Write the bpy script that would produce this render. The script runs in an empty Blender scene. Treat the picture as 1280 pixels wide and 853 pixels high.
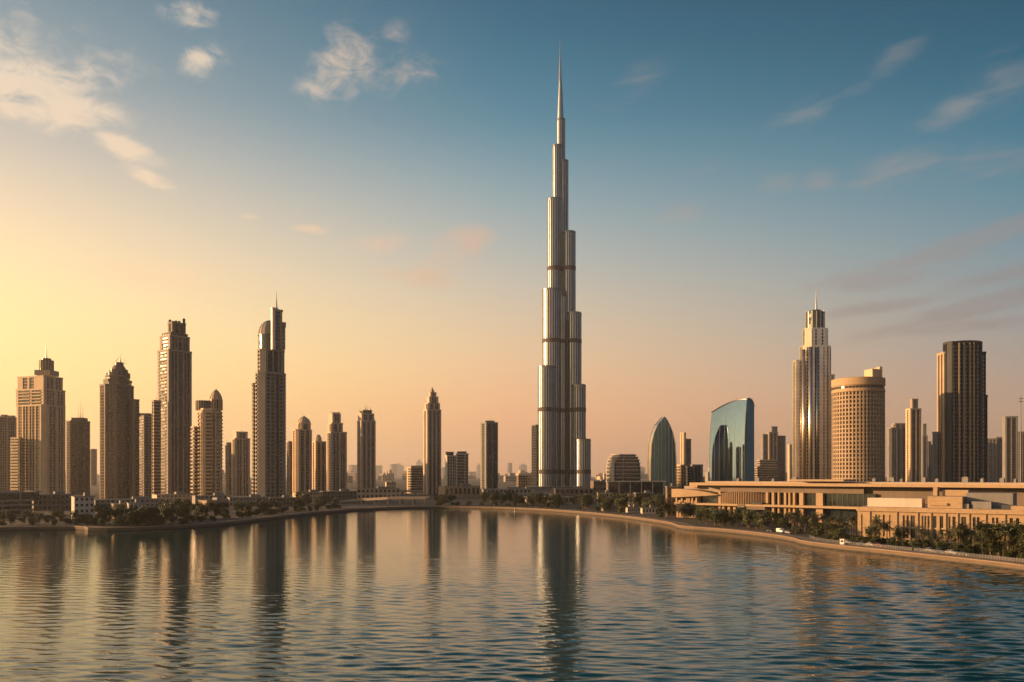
import bpy, math, random
from mathutils import Vector, Matrix
R = math.radians
C = bpy.context.scene.collection
SC = bpy.context.scene

# ------------------------------------------------------------------ camera
FOC, HZ, CAMZ = 1000.0, 595.0, 30.0          # focal length and horizon in 1280-wide photo pixels
cam = bpy.data.cameras.new('camera'); camo = bpy.data.objects.new('camera', cam); C.objects.link(camo)
camo.location = (0, 0, CAMZ); camo.rotation_euler = (R(90), 0, 0)
cam.sensor_width = 36.0; cam.sensor_fit = 'HORIZONTAL'; cam.lens = 36.0 * FOC / 1280.0
cam.shift_y = (HZ - 426.5) / 1280.0
cam.clip_start = 0.5; cam.clip_end = 60000
SC.camera = camo

# ------------------------------------------------------------------ light
SUN_AZ, SUN_EL = -89.0, 9.5
EXPOSURE = 1.15
SUN_STRENGTH = 5.0
SUN_COLOR = (1.0, 0.56, 0.25)
HAZE_DENSITY = 0.000050
sv = Vector((math.sin(R(SUN_AZ)) * math.cos(R(SUN_EL)), math.cos(R(SUN_AZ)) * math.cos(R(SUN_EL)), math.sin(R(SUN_EL))))
sl = bpy.data.lights.new('sun', 'SUN'); sl.energy = SUN_STRENGTH; sl.angle = R(0.6); sl.color = SUN_COLOR
so = bpy.data.objects.new('sun', sl); C.objects.link(so); so.rotation_euler = (-sv).to_track_quat('-Z', 'Y').to_euler()
so.location = (-800, 0, 600)
SC.view_settings.view_transform = 'Standard'; SC.view_settings.look = 'None'
SC.view_settings.exposure = EXPOSURE; SC.view_settings.gamma = 1.0; SC.view_settings.use_curve_mapping = False
SC.cycles.volume_bounces = 1; SC.cycles.max_bounces = 8; SC.cycles.use_denoising = True
SC.cycles.sample_clamp_indirect = 6.0

def lin(c):
    return tuple((v / 255 / 12.92 if v / 255 <= 0.04045 else ((v / 255 + 0.055) / 1.055) ** 2.4) for v in c)

class NT:
    """small helper for building node trees"""
    def __init__(self, tree): self.t = tree; self.n = tree.nodes; self.l = tree.links
    def new(self, ty, **kw):
        nd = self.n.new(ty)
        for k, v in kw.items(): setattr(nd, k, v)
        return nd
    def put(self, sock, v):
        if isinstance(v, bpy.types.NodeSocket): self.l.new(v, sock)
        else: sock.default_value = v
    def m(self, op, a, b=None, c=None, clamp=False):
        nd = self.new('ShaderNodeMath', operation=op); nd.use_clamp = clamp
        self.put(nd.inputs[0], a)
        if b is not None: self.put(nd.inputs[1], b)
        if c is not None: self.put(nd.inputs[2], c)
        return nd.outputs[0]
    def mr(self, v, a, b, c=0.0, d=1.0, smooth=False):
        nd = self.new('ShaderNodeMapRange'); nd.clamp = True
        if smooth: nd.interpolation_type = 'SMOOTHSTEP'
        self.put(nd.inputs[0], v)
        for i, x in enumerate((a, b, c, d)): self.put(nd.inputs[i + 1], x)
        return nd.outputs[0]
    def mix(self, f, a, b, blend='MIX'):
        nd = self.new('ShaderNodeMix', data_type='RGBA', blend_type=blend); nd.clamp_factor = True
        self.put(nd.inputs[0], f)
        self.put(nd.inputs[6], a if isinstance(a, bpy.types.NodeSocket) else (*a, 1))
        self.put(nd.inputs[7], b if isinstance(b, bpy.types.NodeSocket) else (*b, 1))
        return nd.outputs[2]
    def ramp(self, v, stops):
        nd = self.new('ShaderNodeValToRGB'); cr = nd.color_ramp; cr.interpolation = 'EASE'
        cr.interpolation = 'B_SPLINE'
        while len(cr.elements) < len(stops): cr.elements.new(0.5)
        for e, (p, c) in zip(cr.elements, stops): e.position = p; e.color = (*c, 1)
        self.put(nd.inputs[0], v)
        return nd.outputs[0]
    def noise(self, vec, scale, detail=3, rough=0.5, dist=0.0, dim='3D'):
        nd = self.new('ShaderNodeTexNoise'); nd.noise_dimensions = dim
        if vec is not None: self.l.new(vec, nd.inputs['Vector'])
        nd.inputs['Scale'].default_value = scale; nd.inputs['Detail'].default_value = detail
        nd.inputs['Roughness'].default_value = rough; nd.inputs['Distortion'].default_value = dist
        return nd.outputs[0]
    def comb(self, x, y, z):
        nd = self.new('ShaderNodeCombineXYZ')
        for i, v in enumerate((x, y, z)): self.put(nd.inputs[i], v)
        return nd.outputs[0]
    def sep(self, v):
        nd = self.new('ShaderNodeSeparateXYZ'); self.l.new(v, nd.inputs[0]); return nd.outputs

# ------------------------------------------------------------------ world: sky texture, sunset air colours and clouds
W = bpy.data.worlds.new('World'); SC.world = W; W.use_nodes = True
w = NT(W.node_tree); w.n.clear()
sky = w.new('ShaderNodeTexSky', sky_type='NISHITA'); sky.sun_disc = False
sky.sun_elevation = R(SUN_EL); sky.sun_rotation = R(SUN_AZ); sky.air_density = 1.0; sky.dust_density = 3.0; sky.ozone_density = 2.0
dvec = w.new('ShaderNodeTexCoord').outputs['Generated']
dx, dy, dz = w.sep(dvec)
el = w.m('MULTIPLY', w.m('ARCSINE', dz), 180 / math.pi)
az = w.m('MULTIPLY', w.m('ARCTAN2', dx, dy), 180 / math.pi)
t = w.m('DIVIDE', el, 90.0, clamp=True)
SKYGAIN = 2 ** (-EXPOSURE)
def stops(l): return [(e / 90.0, tuple(v * SKYGAIN * (1.22 if e < 10 else 1.22 - .22 * min(1, (e - 10) / 14)) * (g[0] if g else 1) for v in lin(c))) for e, c, *g in l]
rA = w.ramp(t, stops([(0, (255, 205, 130), 1.6), (5, (255, 222, 150), 1.9), (12, (255, 228, 175), 1.6), (20, (245, 222, 190), 1.15), (30, (180, 190, 190)), (50, (70, 115, 150)), (90, (30, 72, 112))]))
rB = w.ramp(t, stops([(0, (252, 192, 112)), (4.5, (255, 216, 132)), (9, (255, 228, 158)), (14, (245, 216, 172)), (19, (205, 196, 182)), (24, (138, 161, 172)), (31, (76, 128, 150)), (50, (36, 84, 120)), (90, (20, 55, 95))]))
rC = w.ramp(t, stops([(0, (228, 152, 106)), (4.5, (238, 175, 126)), (9, (222, 190, 148)), (14, (186, 183, 172)), (19, (142, 167, 174)), (24, (70, 136, 160)), (31, (0, 92, 124)), (50, (26, 70, 105)), (90, (16, 46, 82))]))
rD = w.ramp(t, stops([(0, (196, 144, 110)), (4.5, (180, 150, 126)), (9, (146, 148, 146)), (14, (112, 144, 156)), (19, (58, 124, 148)), (24, (8, 98, 126)), (31, (0, 62, 90)), (50, (20, 60, 95)), (90, (14, 42, 78))]))
rE = w.ramp(t, stops([(0, (84, 84, 96)), (5, (80, 90, 108)), (12, (62, 90, 116)), (20, (44, 84, 116)), (31, (36, 84, 118)), (50, (20, 60, 95)), (90, (14, 42, 78))]))
dd = w.m('ABSOLUTE', w.m('SUBTRACT', az, SUN_AZ))
dd = w.m('MINIMUM', dd, w.m('SUBTRACT', 360.0, dd))
b0 = -SUN_AZ - 32.6
col = w.mix(w.mr(dd, 0, b0), rA, rB)
col = w.mix(w.mr(dd, b0, b0 + 32.6), col, rC)
col = w.mix(w.mr(dd, b0 + 32.6, b0 + 65.2), col, rD)
col = w.mix(w.mr(dd, b0 + 65.2, 180), col, rE)
col = w.mix(0.03, col, w.mix(1.0, sky.outputs[0], (0.10 * SKYGAIN,) * 3, 'MULTIPLY'))
# clouds: patches of broken cloud at given bearings (x, y in photo pixels -> bearing), shaped by noise
def bearing(px, py):
    x, z = (px - 640) / FOC, (HZ - py) / FOC
    return math.degrees(math.atan2(x, 1)), math.degrees(math.atan2(z, math.hypot(x, 1)))
def patches(lst):
    tot = None
    for px, py, rx, ry, tilt, amt in lst:
        a, e = bearing(px, py); ca, sa = math.cos(R(tilt)), math.sin(R(tilt))
        u = w.m('SUBTRACT', az, a); v = w.m('SUBTRACT', el, e)
        k = 1 / 18.0
        uu = w.m('MULTIPLY', w.m('ADD', w.m('MULTIPLY', u, ca), w.m('MULTIPLY', v, sa)), 1 / (rx * k))
        vv = w.m('MULTIPLY', w.m('SUBTRACT', w.m('MULTIPLY', v, ca), w.m('MULTIPLY', u, sa)), 1 / (ry * k))
        g = w.m('MULTIPLY', w.m('EXPONENT', w.m('MULTIPLY', w.m('ADD', w.m('MULTIPLY', uu, uu), w.m('MULTIPLY', vv, vv)), -1.0)), amt)
        tot = g if tot is None else w.m('MAXIMUM', tot, g)
    return tot
puff = patches([(20, 104, 70, 24, 6, 1.2), (70, 136, 70, 20, 4, 1.25), (0, 40, 40, 45, 0, .55), (110, 90, 60, 40, 10, .45), (156, 184, 42, 13, -14, 1.1), (186, 222, 30, 9, -12, 1.0),
                (254, 74, 28, 17, 20, .85), (235, 18, 30, 14, 5, .75), (430, 82, 50, 36, 20, .75), (470, 52, 50, 24, 10, .4), (500, 95, 60, 22, 10, .45), (400, 115, 36, 12, 0, .55),
                (384, 286, 22, 6, 0, 1.1), (312, 271, 14, 5, 0, .8), (472, 306, 40, 14, 5, .9), (580, 310, 50, 24, 20, .95), (525, 348, 55, 14, 0, .9), (205, 346, 85, 20, 0, .85), (600, 380, 50, 8, 0, .3)])
wisp = patches([(1100, 88, 50, 14, 25, .55), (1010, 140, 45, 15, 15, .5), (1195, 138, 48, 14, 15, .6), (1260, 100, 40, 30, 10, .45), (1025, 226, 24, 12, 0, .75), (975, 228, 30, 14, 0, .5),
                (1120, 212, 60, 17, 10, .65), (1240, 198, 60, 18, 0, .6), (850, 265, 40, 16, 10, .55), (880, 212, 30, 10, 0, .3), (800, 100, 60, 20, 25, .3),
                (1225, 298, 100, 11, 12, 1.3), (1250, 345, 70, 9, 5, 1.1), (1100, 350, 75, 12, 0, 1.0), (1230, 380, 120, 10, 12, 1.25), (1090, 385, 85, 8, 5, .95), (1180, 410, 95, 8, 0, .8), (1160, 325, 65, 7, 0, .9), (860, 360, 60, 6, 0, .5)])
cv = w.comb(w.m('MULTIPLY', az, 0.55), w.m('MULTIPLY', el, 0.95), 21.3)
n1 = w.noise(cv, 0.85, 8, 0.62, 0.5)
cv2 = w.comb(w.m('ADD', w.m('MULTIPLY', az, 0.30), w.m('MULTIPLY', el, -0.15)), w.m('MULTIPLY', el, 1.1), 9.1)
n2 = w.noise(cv2, 0.8, 7, 0.6, 0.5)
dens1 = w.mr(w.m('ADD', w.m('MULTIPLY', puff, 0.80), w.m('MULTIPLY', w.m('SUBTRACT', n1, 0.5), w.m('MULTIPLY', w.m('POWER', puff, 0.5), 2.2))), 0.10, 0.85, 0, 1, True)
dens2 = w.mr(w.m('ADD', w.m('MULTIPLY', wisp, 0.8), w.m('MULTIPLY', w.m('SUBTRACT', n2, 0.5), w.m('MULTIPLY', w.m('POWER', wisp, 0.5), 1.9))), 0.06, 0.75, 0, 1, True)
lit = w.mix(w.mr(el, 6, 24), tuple(v * SKYGAIN for v in lin((255, 208, 158))), tuple(v * SKYGAIN for v in lin((255, 230, 200))))
lit = w.mix(w.mr(dd, b0 + 10, b0 + 36), lit, tuple(v * SKYGAIN for v in lin((205, 170, 150))))
col = w.mix(w.m('MULTIPLY', dens1, 0.66), col, lit)
wc = w.mix(w.mr(el, 9, 22), tuple(v * SKYGAIN for v in lin((140, 120, 120))), tuple(v * SKYGAIN for v in lin((186, 168, 158))))
wc = w.mix(w.mr(dd, b0 + 36, b0 + 50), tuple(v * SKYGAIN for v in lin((200, 165, 145))), wc)
col = w.mix(w.m('MULTIPLY', dens2, 0.36), col, wc)
bg = w.new('ShaderNodeBackground'); bg.inputs[1].default_value = 0.1
bright = w.mix(1.0, col, (10.0, 10.0, 10.0), 'MULTIPLY')
w.l.new(bright, bg.inputs[0])
w.l.new(bg.outputs[0], w.new('ShaderNodeOutputWorld').inputs[0])

# ------------------------------------------------------------------ helpers
rnd = random.Random(7)
GZ = 1.8                                       # land level above the water
def SX(px, D): return (px - 640) / FOC * D
def ZP(py, D): return CAMZ - (py - HZ) / FOC * D

class MB:
    def __init__(self): self.v = []; self.f = []; self.m = []
    def quad(self, pts, m=0):
        b = len(self.v); self.v += [tuple(p) for p in pts]; self.f.append(tuple(range(b, b + len(pts)))); self.m.append(m)
    def box(self, o, e1, e2, s0, s1, o0, o1, z0, z1, m=0, mtop=None):
        P = [(o[0] + e1[0] * s + e2[0] * q, o[1] + e1[1] * s + e2[1] * q) for s, q in ((s0, o0), (s1, o0), (s1, o1), (s0, o1))]
        self.prism(P, z0, z1, m, mtop)
    def prism(self, P, z0, z1, m=0, mtop=None, top=None):
        a = sum(P[i][0] * P[(i + 1) % len(P)][1] - P[(i + 1) % len(P)][0] * P[i][1] for i in range(len(P)))
        if top is None: top = P
        if a < 0: P = P[::-1]; top = top[::-1]
        n = len(P); b = len(self.v)
        self.v += [(x, y, z0) for x, y in P] + [(x, y, z1) for x, y in top]
        for i in range(n):
            j = (i + 1) % n
            self.f.append((b + i, b + j, b + n + j, b + n + i)); self.m.append(m)
        self.f.append(tuple(b + n + i for i in range(n))); self.m.append(m if mtop is None else mtop)
        self.f.append(tuple(b + i for i in reversed(range(n)))); self.m.append(m)
    def lathe(self, cx, cy, prof, n=20, m=0, sx=1.0, sy=1.0, ph=0.0):
        b = len(self.v)
        for r, z in prof:
            for i in range(n):
                a = 2 * math.pi * i / n + ph; self.v.append((cx + r * sx * math.cos(a), cy + r * sy * math.sin(a), z))
        for k in range(len(prof) - 1):
            for i in range(n):
                j = (i + 1) % n
                self.f.append((b + k * n + i, b + k * n + j, b + (k + 1) * n + j, b + (k + 1) * n + i)); self.m.append(m)
        self.f.append(tuple(b + (len(prof) - 1) * n + i for i in range(n))); self.m.append(m)
        self.f.append(tuple(b + i for i in reversed(range(n)))); self.m.append(m)
    def tube(self, pts, radii, n=6, m=0):
        b = len(self.v)
        for k, (p, r) in enumerate(zip(pts, radii)):
            p = Vector(p); d = (Vector(pts[min(k + 1, len(pts) - 1)]) - Vector(pts[max(k - 1, 0)])).normalized()
            s = d.cross(Vector((0.31, 0.95, 0.02))); s = s.normalized() if s.length > 1e-4 else Vector((1, 0, 0)); q = d.cross(s)
            for i in range(n):
                a = 2 * math.pi * i / n; self.v.append(tuple(p + s * (r * math.cos(a)) + q * (r * math.sin(a))))
        for k in range(len(pts) - 1):
            for i in range(n):
                j = (i + 1) % n; self.f.append((b + k * n + i, b + k * n + j, b + (k + 1) * n + j, b + (k + 1) * n + i)); self.m.append(m)
        self.f.append(tuple(b + (len(pts) - 1) * n + i for i in range(n))); self.m.append(m)
        self.f.append(tuple(b + i for i in reversed(range(n)))); self.m.append(m)
    def build(self, name, mats, parent=None, smooth=False):
        me = bpy.data.meshes.new(name)
        off = parent.location if parent is not None else Vector((0, 0, 0))
        if parent is not None and parent.parent is not None: off = off + parent.parent.location
        me.from_pydata([(x - off[0], y - off[1], z - off[2]) for x, y, z in self.v], [], self.f)
        if not isinstance(mats, (list, tuple)): mats = [mats]
        for mm in mats: me.materials.append(mm)
        me.polygons.foreach_set('material_index', [min(i, len(mats) - 1) for i in self.m])
        if smooth: me.polygons.foreach_set('use_smooth', [True] * len(me.polygons))
        me.update()
        o = bpy.data.objects.new(name, me); C.objects.link(o)
        if parent is not None: o.parent = parent
        return o

def tag(o, label, cat, group=None, kind=None):
    o['label'] = label; o['category'] = cat
    if group: o['group'] = group
    if kind: o['kind'] = kind
    return o
def thing(name, label, cat, loc, group=None):
    o = bpy.data.objects.new(name, None); C.objects.link(o); o.location = loc; o.empty_display_size = 2
    return tag(o, label, cat, group)
def struct(o): o['kind'] = 'structure'; return o
def dup(root, loc, rotz=0.0, sc=1.0, label=None, group=None):
    r = root.copy(); C.objects.link(r); r.location = loc; r.rotation_euler = (0, 0, rotz); r.scale = (sc, sc, sc) if not isinstance(sc, tuple) else sc
    if label: r['label'] = label
    if group: r['group'] = group
    for ch in list(root.children):
        c = ch.copy(); C.objects.link(c); c.parent = r
        for g in list(ch.children):
            d = g.copy(); C.objects.link(d); d.parent = c
    return r

# ------------------------------------------------------------------ materials
def mat(name):
    m = bpy.data.materials.new(name); m.use_nodes = True; n = NT(m.node_tree); p = n.n['Principled BSDF']; return m, n, p
def stone(name, c, var=0.22, rough=0.75, scale=0.06):
    m, n, p = mat(name); oc = n.new('ShaderNodeTexCoord').outputs['Object']
    x, y, z = n.sep(oc)
    a = n.noise(oc, scale, 4, 0.6)
    st = n.noise(n.comb(n.m('MULTIPLY', x, 0.5), n.m('MULTIPLY', y, 0.5), n.m('MULTIPLY', z, 0.03)), 1.0, 3, 0.6)   # rain streaks
    f = n.m('ADD', n.m('MULTIPLY', a, 0.6), n.m('MULTIPLY', st, 0.4))
    k = n.mr(f, 0.3, 0.7, 1 - var, 1 + var)
    n.l.new(n.mix(1.0, c, n.comb(k, k, k), 'MULTIPLY'), p.inputs['Base Color']); p.inputs['Roughness'].default_value = rough
    return m
def glass(name, c, c2, rough=0.1, ior=1.9, metal=0.0, cell=(3.0, 3.6)):
    m, n, p = mat(name); oc = n.new('ShaderNodeTexCoord').outputs['Object']
    x, y, z = n.sep(oc)
    q = n.comb(n.m('FLOOR', n.m('DIVIDE', n.m('ADD', x, 0.37), cell[0])), n.m('FLOOR', n.m('DIVIDE', n.m('ADD', y, 0.21), cell[0])), n.m('FLOOR', n.m('DIVIDE', z, cell[1])))
    wn = n.new('ShaderNodeTexWhiteNoise'); n.l.new(q, wn.inputs['Vector'])
    f = n.m('POWER', wn.outputs['Value'], 2.0)
    n.l.new(n.mix(f, c, c2), p.inputs['Base Color'])
    p.inputs['Metallic'].default_value = metal; p.inputs['IOR'].default_value = ior
    n.l.new(n.mr(wn.outputs['Value'], 0, 1, rough * 0.6, rough * 1.6), p.inputs['Roughness'])
    return m
def metal(name, c, rough=0.3, met=1.0, var=0.12):
    m, n, p = mat(name); oc = n.new('ShaderNodeTexCoord').outputs['Object']
    k = n.mr(n.noise(oc, 0.08, 4, 0.6), 0.3, 0.7, 1 - var, 1 + var)
    n.l.new(n.mix(1.0, c, n.comb(k, k, k), 'MULTIPLY'), p.inputs['Base Color'])
    p.inputs['Roughness'].default_value = rough; p.inputs['Metallic'].default_value = met
    return m
M = {}
M['beige'] = stone('beige_stone', (0.37, 0.285, 0.20))
M['sand'] = stone('sand_stone', (0.52, 0.385, 0.25))
M['brown'] = stone('brown_stone', (0.15, 0.115, 0.09))
M['taupe'] = stone('taupe_stone', (0.27, 0.235, 0.20))
M['grey'] = stone('grey_concrete', (0.19, 0.185, 0.18))
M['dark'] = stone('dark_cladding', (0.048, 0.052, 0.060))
M['pale'] = stone('pale_stone', (0.47, 0.37, 0.28))
M['hotel'] = stone('hotel_stone', (0.33, 0.255, 0.18))
M['white'] = stone('white_render', (0.50, 0.44, 0.37), 0.12)
M['mall'] = stone('mall_stone', (0.46, 0.33, 0.20), 0.10)
_m = M['mall']; _n = NT(_m.node_tree); _p = _n.n['Principled BSDF']; _oc = _n.new('ShaderNodeTexCoord').outputs['Object']; _x, _y, _z = _n.sep(_oc)
_br = _n.new('ShaderNodeTexBrick'); _n.l.new(_n.comb(_n.m('SUBTRACT', _x, _y), _z, 0.0), _br.inputs[0]); _br.inputs['Scale'].default_value = 0.42; _br.inputs['Mortar Size'].default_value = 0.035; _br.inputs['Mortar Smooth'].default_value = 0.3
_br.inputs['Color1'].default_value = (1, 1, 1, 1); _br.inputs['Color2'].default_value = (0.80, 0.80, 0.80, 1); _br.inputs['Mortar'].default_value = (0.55, 0.52, 0.5, 1)
_n.l.new(_n.mix(1.0, _p.inputs['Base Color'].links[0].from_socket, _br.outputs[0], 'MULTIPLY'), _p.inputs['Base Color'])
M['slab'] = stone('roof_slab', (0.36, 0.29, 0.23), 0.15)
M['glass'] = glass('bronze_glass', (0.012, 0.011, 0.010), (0.03, 0.026, 0.02), 0.14, 1.5)
M['bglass'] = glass('blue_glass', (0.010, 0.016, 0.022), (0.022, 0.030, 0.036), 0.12, 1.6)
M['tubeglass'] = glass('recess_glass', (0.03, 0.035, 0.04), (0.05, 0.055, 0.06), 0.25, 1.5)
M['mirror'] = glass('mirror_glass', (0.14, 0.23, 0.33), (0.16, 0.25, 0.35), 0.03, 1.5, 1.0, (2.2, 3.8))
M['leafglass'] = glass('teal_glass', (0.04, 0.16, 0.24), (0.05, 0.19, 0.28), 0.10, 1.7, 0.45, (2.2, 3.8))
M['steel'] = metal('burnished_steel', (0.46, 0.42, 0.37), 0.30, 0.9)
M['tubesteel'] = metal('tower_steel', (0.31, 0.345, 0.375), 0.36, 0.85)
M['steeld'] = metal('dark_steel', (0.16, 0.16, 0.165), 0.28, 0.85)
M['silver'] = metal('silver_panel', (0.62, 0.55, 0.46), 0.27, 0.9)
M['band'] = stone('louvre_band', (0.055, 0.045, 0.042))
M['lintel'] = stone('pale_fin', (0.52, 0.42, 0.32), 0.1)
M['asphalt'] = stone('asphalt', (0.055, 0.053, 0.05), 0.2, 0.85)
M['paint'] = stone('white_paint', (0.75, 0.72, 0.68), 0.08, 0.5)
M['rail'] = metal('galvanised_rail', (0.55, 0.53, 0.5), 0.4, 0.8)
M['bark'] = stone('bark', (0.13, 0.095, 0.065), 0.3, 0.9, 0.8)
M['roofclay'] = stone('clay_roof', (0.36, 0.20, 0.12), 0.2)

# ------------------------------------------------------------------ ground, water, seawall
shore = [(-1500, 690), (-700, 678), (-300, 670), (-100, 666), (0, 664), (60, 662.5), (104, 662.5), (112, 665), (200, 663), (260, 659), (300, 655), (345, 649), (390, 643.5), (430, 640),
         (480, 637), (530, 635.5), (580, 635.8), (640, 637.3), (700, 640.5), (760, 646), (800, 651), (842, 657.5), (848, 662), (900, 665.5), (950, 671), (990, 677), (1003, 682), (1050, 688),
         (1100, 693), (1150, 699), (1200, 704.5), (1280, 714), (1340, 724), (1420, 740)]
SH = []
for px, py in shore:
    D = CAMZ * FOC / (py - HZ); SH.append((SX(px, D), D))
SH.append((185.0, 120.0)); SH.append((230.0, -250.0)); 
def smooth_line(P, it=1):
    for _ in range(it):
        Q = [P[0]]
        for a, b in zip(P[:-1], P[1:]):
            if math.hypot(b[0] - a[0], b[1] - a[1]) < 14: Q += [a, b]; continue
            Q += [(a[0] * .75 + b[0] * .25, a[1] * .75 + b[1] * .25), (a[0] * .25 + b[0] * .75, a[1] * .25 + b[1] * .75)]
        P = Q + [P[-1]]
    out = [P[0]]
    for p in P[1:]:
        if math.hypot(p[0] - out[-1][0], p[1] - out[-1][1]) > 0.3: out.append(p)
    return out
SH = smooth_line(SH, 2)
def offset(P, d):
    out = []
    for i, p in enumerate(P):
        a = P[max(i - 1, 0)]; b = P[min(i + 1, len(P) - 1)]
        tx, ty = b[0] - a[0], b[1] - a[1]; l = math.hypot(tx, ty) or 1
        out.append((p[0] - ty / l * d, p[1] + tx / l * d))      # to the land side (left of travel)
    return out
FAR, SIDE = 25800.0, 17400.0
g = MB()
SHin = offset(SH, 1.0)
land = [(x, y, GZ) for x, y in SHin] + [(SIDE, -250, GZ), (SIDE, FAR, GZ), (-SIDE, FAR, GZ), (-SIDE, SHin[0][1], GZ)]
me = bpy.data.meshes.new('ground')
import bmesh
bm = bmesh.new(); vs = [bm.verts.new(p) for p in land]; es = [bm.edges.new((vs[i], vs[(i + 1) % len(vs)])) for i in range(len(vs))]
bmesh.ops.triangle_fill(bm, edges=es, use_beauty=True, normal=(0, 0, 1)); bmesh.ops.recalc_face_normals(bm, faces=bm.faces)
for f_ in bm.faces:
    if f_.normal.z < 0: f_.normal_flip()
bm.to_mesh(me); bm.free()
m_, n_, p_ = mat('sandy_ground'); oc = n_.new('ShaderNodeTexCoord').outputs['Object']
n_.l.new(n_.mix(n_.mr(n_.noise(oc, 0.012, 6, 0.62), 0.42, 0.58), (0.042, 0.036, 0.025), n_.mix(n_.mr(n_.noise(oc, 0.08, 4), 0.4, 0.62), (0.022, 0.026, 0.014), (0.042, 0.036, 0.025))), p_.inputs['Base Color'])
p_.inputs['Roughness'].default_value = 0.9; me.materials.append(m_)
ground = struct(bpy.data.objects.new('ground', me)); C.objects.link(ground)

# promenade paving strip
m_, n_, p_ = mat('promenade_paving'); oc = n_.new('ShaderNodeTexCoord').outputs['Object']
br = n_.new('ShaderNodeTexBrick'); n_.l.new(oc, br.inputs[0]); br.inputs['Scale'].default_value = 0.5
br.inputs['Color1'].default_value = (0.18, 0.135, 0.098, 1); br.inputs['Color2'].default_value = (0.15, 0.112, 0.08, 1); br.inputs['Mortar'].default_value = (0.2, 0.16, 0.12, 1)
n_.l.new(br.outputs[0], p_.inputs['Base Color']); p_.inputs['Roughness'].default_value = 0.8
A, B = offset(SH, 0.9), offset(SH, 8.0)
mb = MB()
for i in range(len(A) - 1):
    mb.quad([(*A[i], GZ + .06), (*A[i + 1], GZ + .06), (*B[i + 1], GZ + .06), (*B[i], GZ + .06)])
    mb.quad([(*B[i], GZ + .06), (*B[i + 1], GZ + .06), (*B[i + 1], GZ - .1), (*B[i], GZ - .1)])
struct(mb.build('promenade', m_))

# seawall with coping; wall shade and reflection painted dark near the water, with tidal stain
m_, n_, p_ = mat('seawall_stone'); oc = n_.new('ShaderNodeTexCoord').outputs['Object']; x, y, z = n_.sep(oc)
tide_shade = n_.mr(n_.m('ADD', z, n_.m('MULTIPLY', n_.noise(oc, 0.35, 4), 0.5)), 0.55, 0.95)
n_.l.new(n_.mix(tide_shade, (0.035, 0.032, 0.027), n_.mix(n_.noise(oc, 0.2, 5, 0.65), (0.085, 0.062, 0.044), (0.165, 0.118, 0.082))), p_.inputs['Base Color']); p_.inputs['Roughness'].default_value = 0.85
m_cop = stone('coping_stone', (0.19, 0.137, 0.097), 0.2)
cut = min(range(len(SH)), key=lambda i: abs(SH[i][0] - SX(846, 478)) + abs(SH[i][1] - 478))
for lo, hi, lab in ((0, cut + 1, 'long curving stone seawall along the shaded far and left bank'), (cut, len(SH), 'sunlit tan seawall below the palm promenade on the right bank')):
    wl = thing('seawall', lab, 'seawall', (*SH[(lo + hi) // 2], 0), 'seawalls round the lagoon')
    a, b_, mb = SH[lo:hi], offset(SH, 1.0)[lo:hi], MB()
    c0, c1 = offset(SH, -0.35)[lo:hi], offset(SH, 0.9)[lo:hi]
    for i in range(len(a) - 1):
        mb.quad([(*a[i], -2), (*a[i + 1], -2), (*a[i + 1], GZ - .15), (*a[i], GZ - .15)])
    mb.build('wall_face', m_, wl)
    mb = MB()
    for i in range(len(a) - 1):
        mb.quad([(*c0[i], GZ - .15), (*c0[i + 1], GZ - .15), (*c0[i + 1], GZ + .3), (*c0[i], GZ + .3)])
        mb.quad([(*c0[i], GZ + .3), (*c0[i + 1], GZ + .3), (*c1[i + 1], GZ + .3), (*c1[i], GZ + .3)])
        mb.quad([(*c1[i], GZ + .3), (*c1[i + 1], GZ + .3), (*c1[i + 1], GZ), (*c1[i], GZ)])
        mb.quad([(*c0[i], GZ - .15), (*a[i], GZ - .15), (*a[i + 1], GZ - .15), (*c0[i + 1], GZ - .15)])
    mb.build('coping', m_cop, wl)

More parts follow.
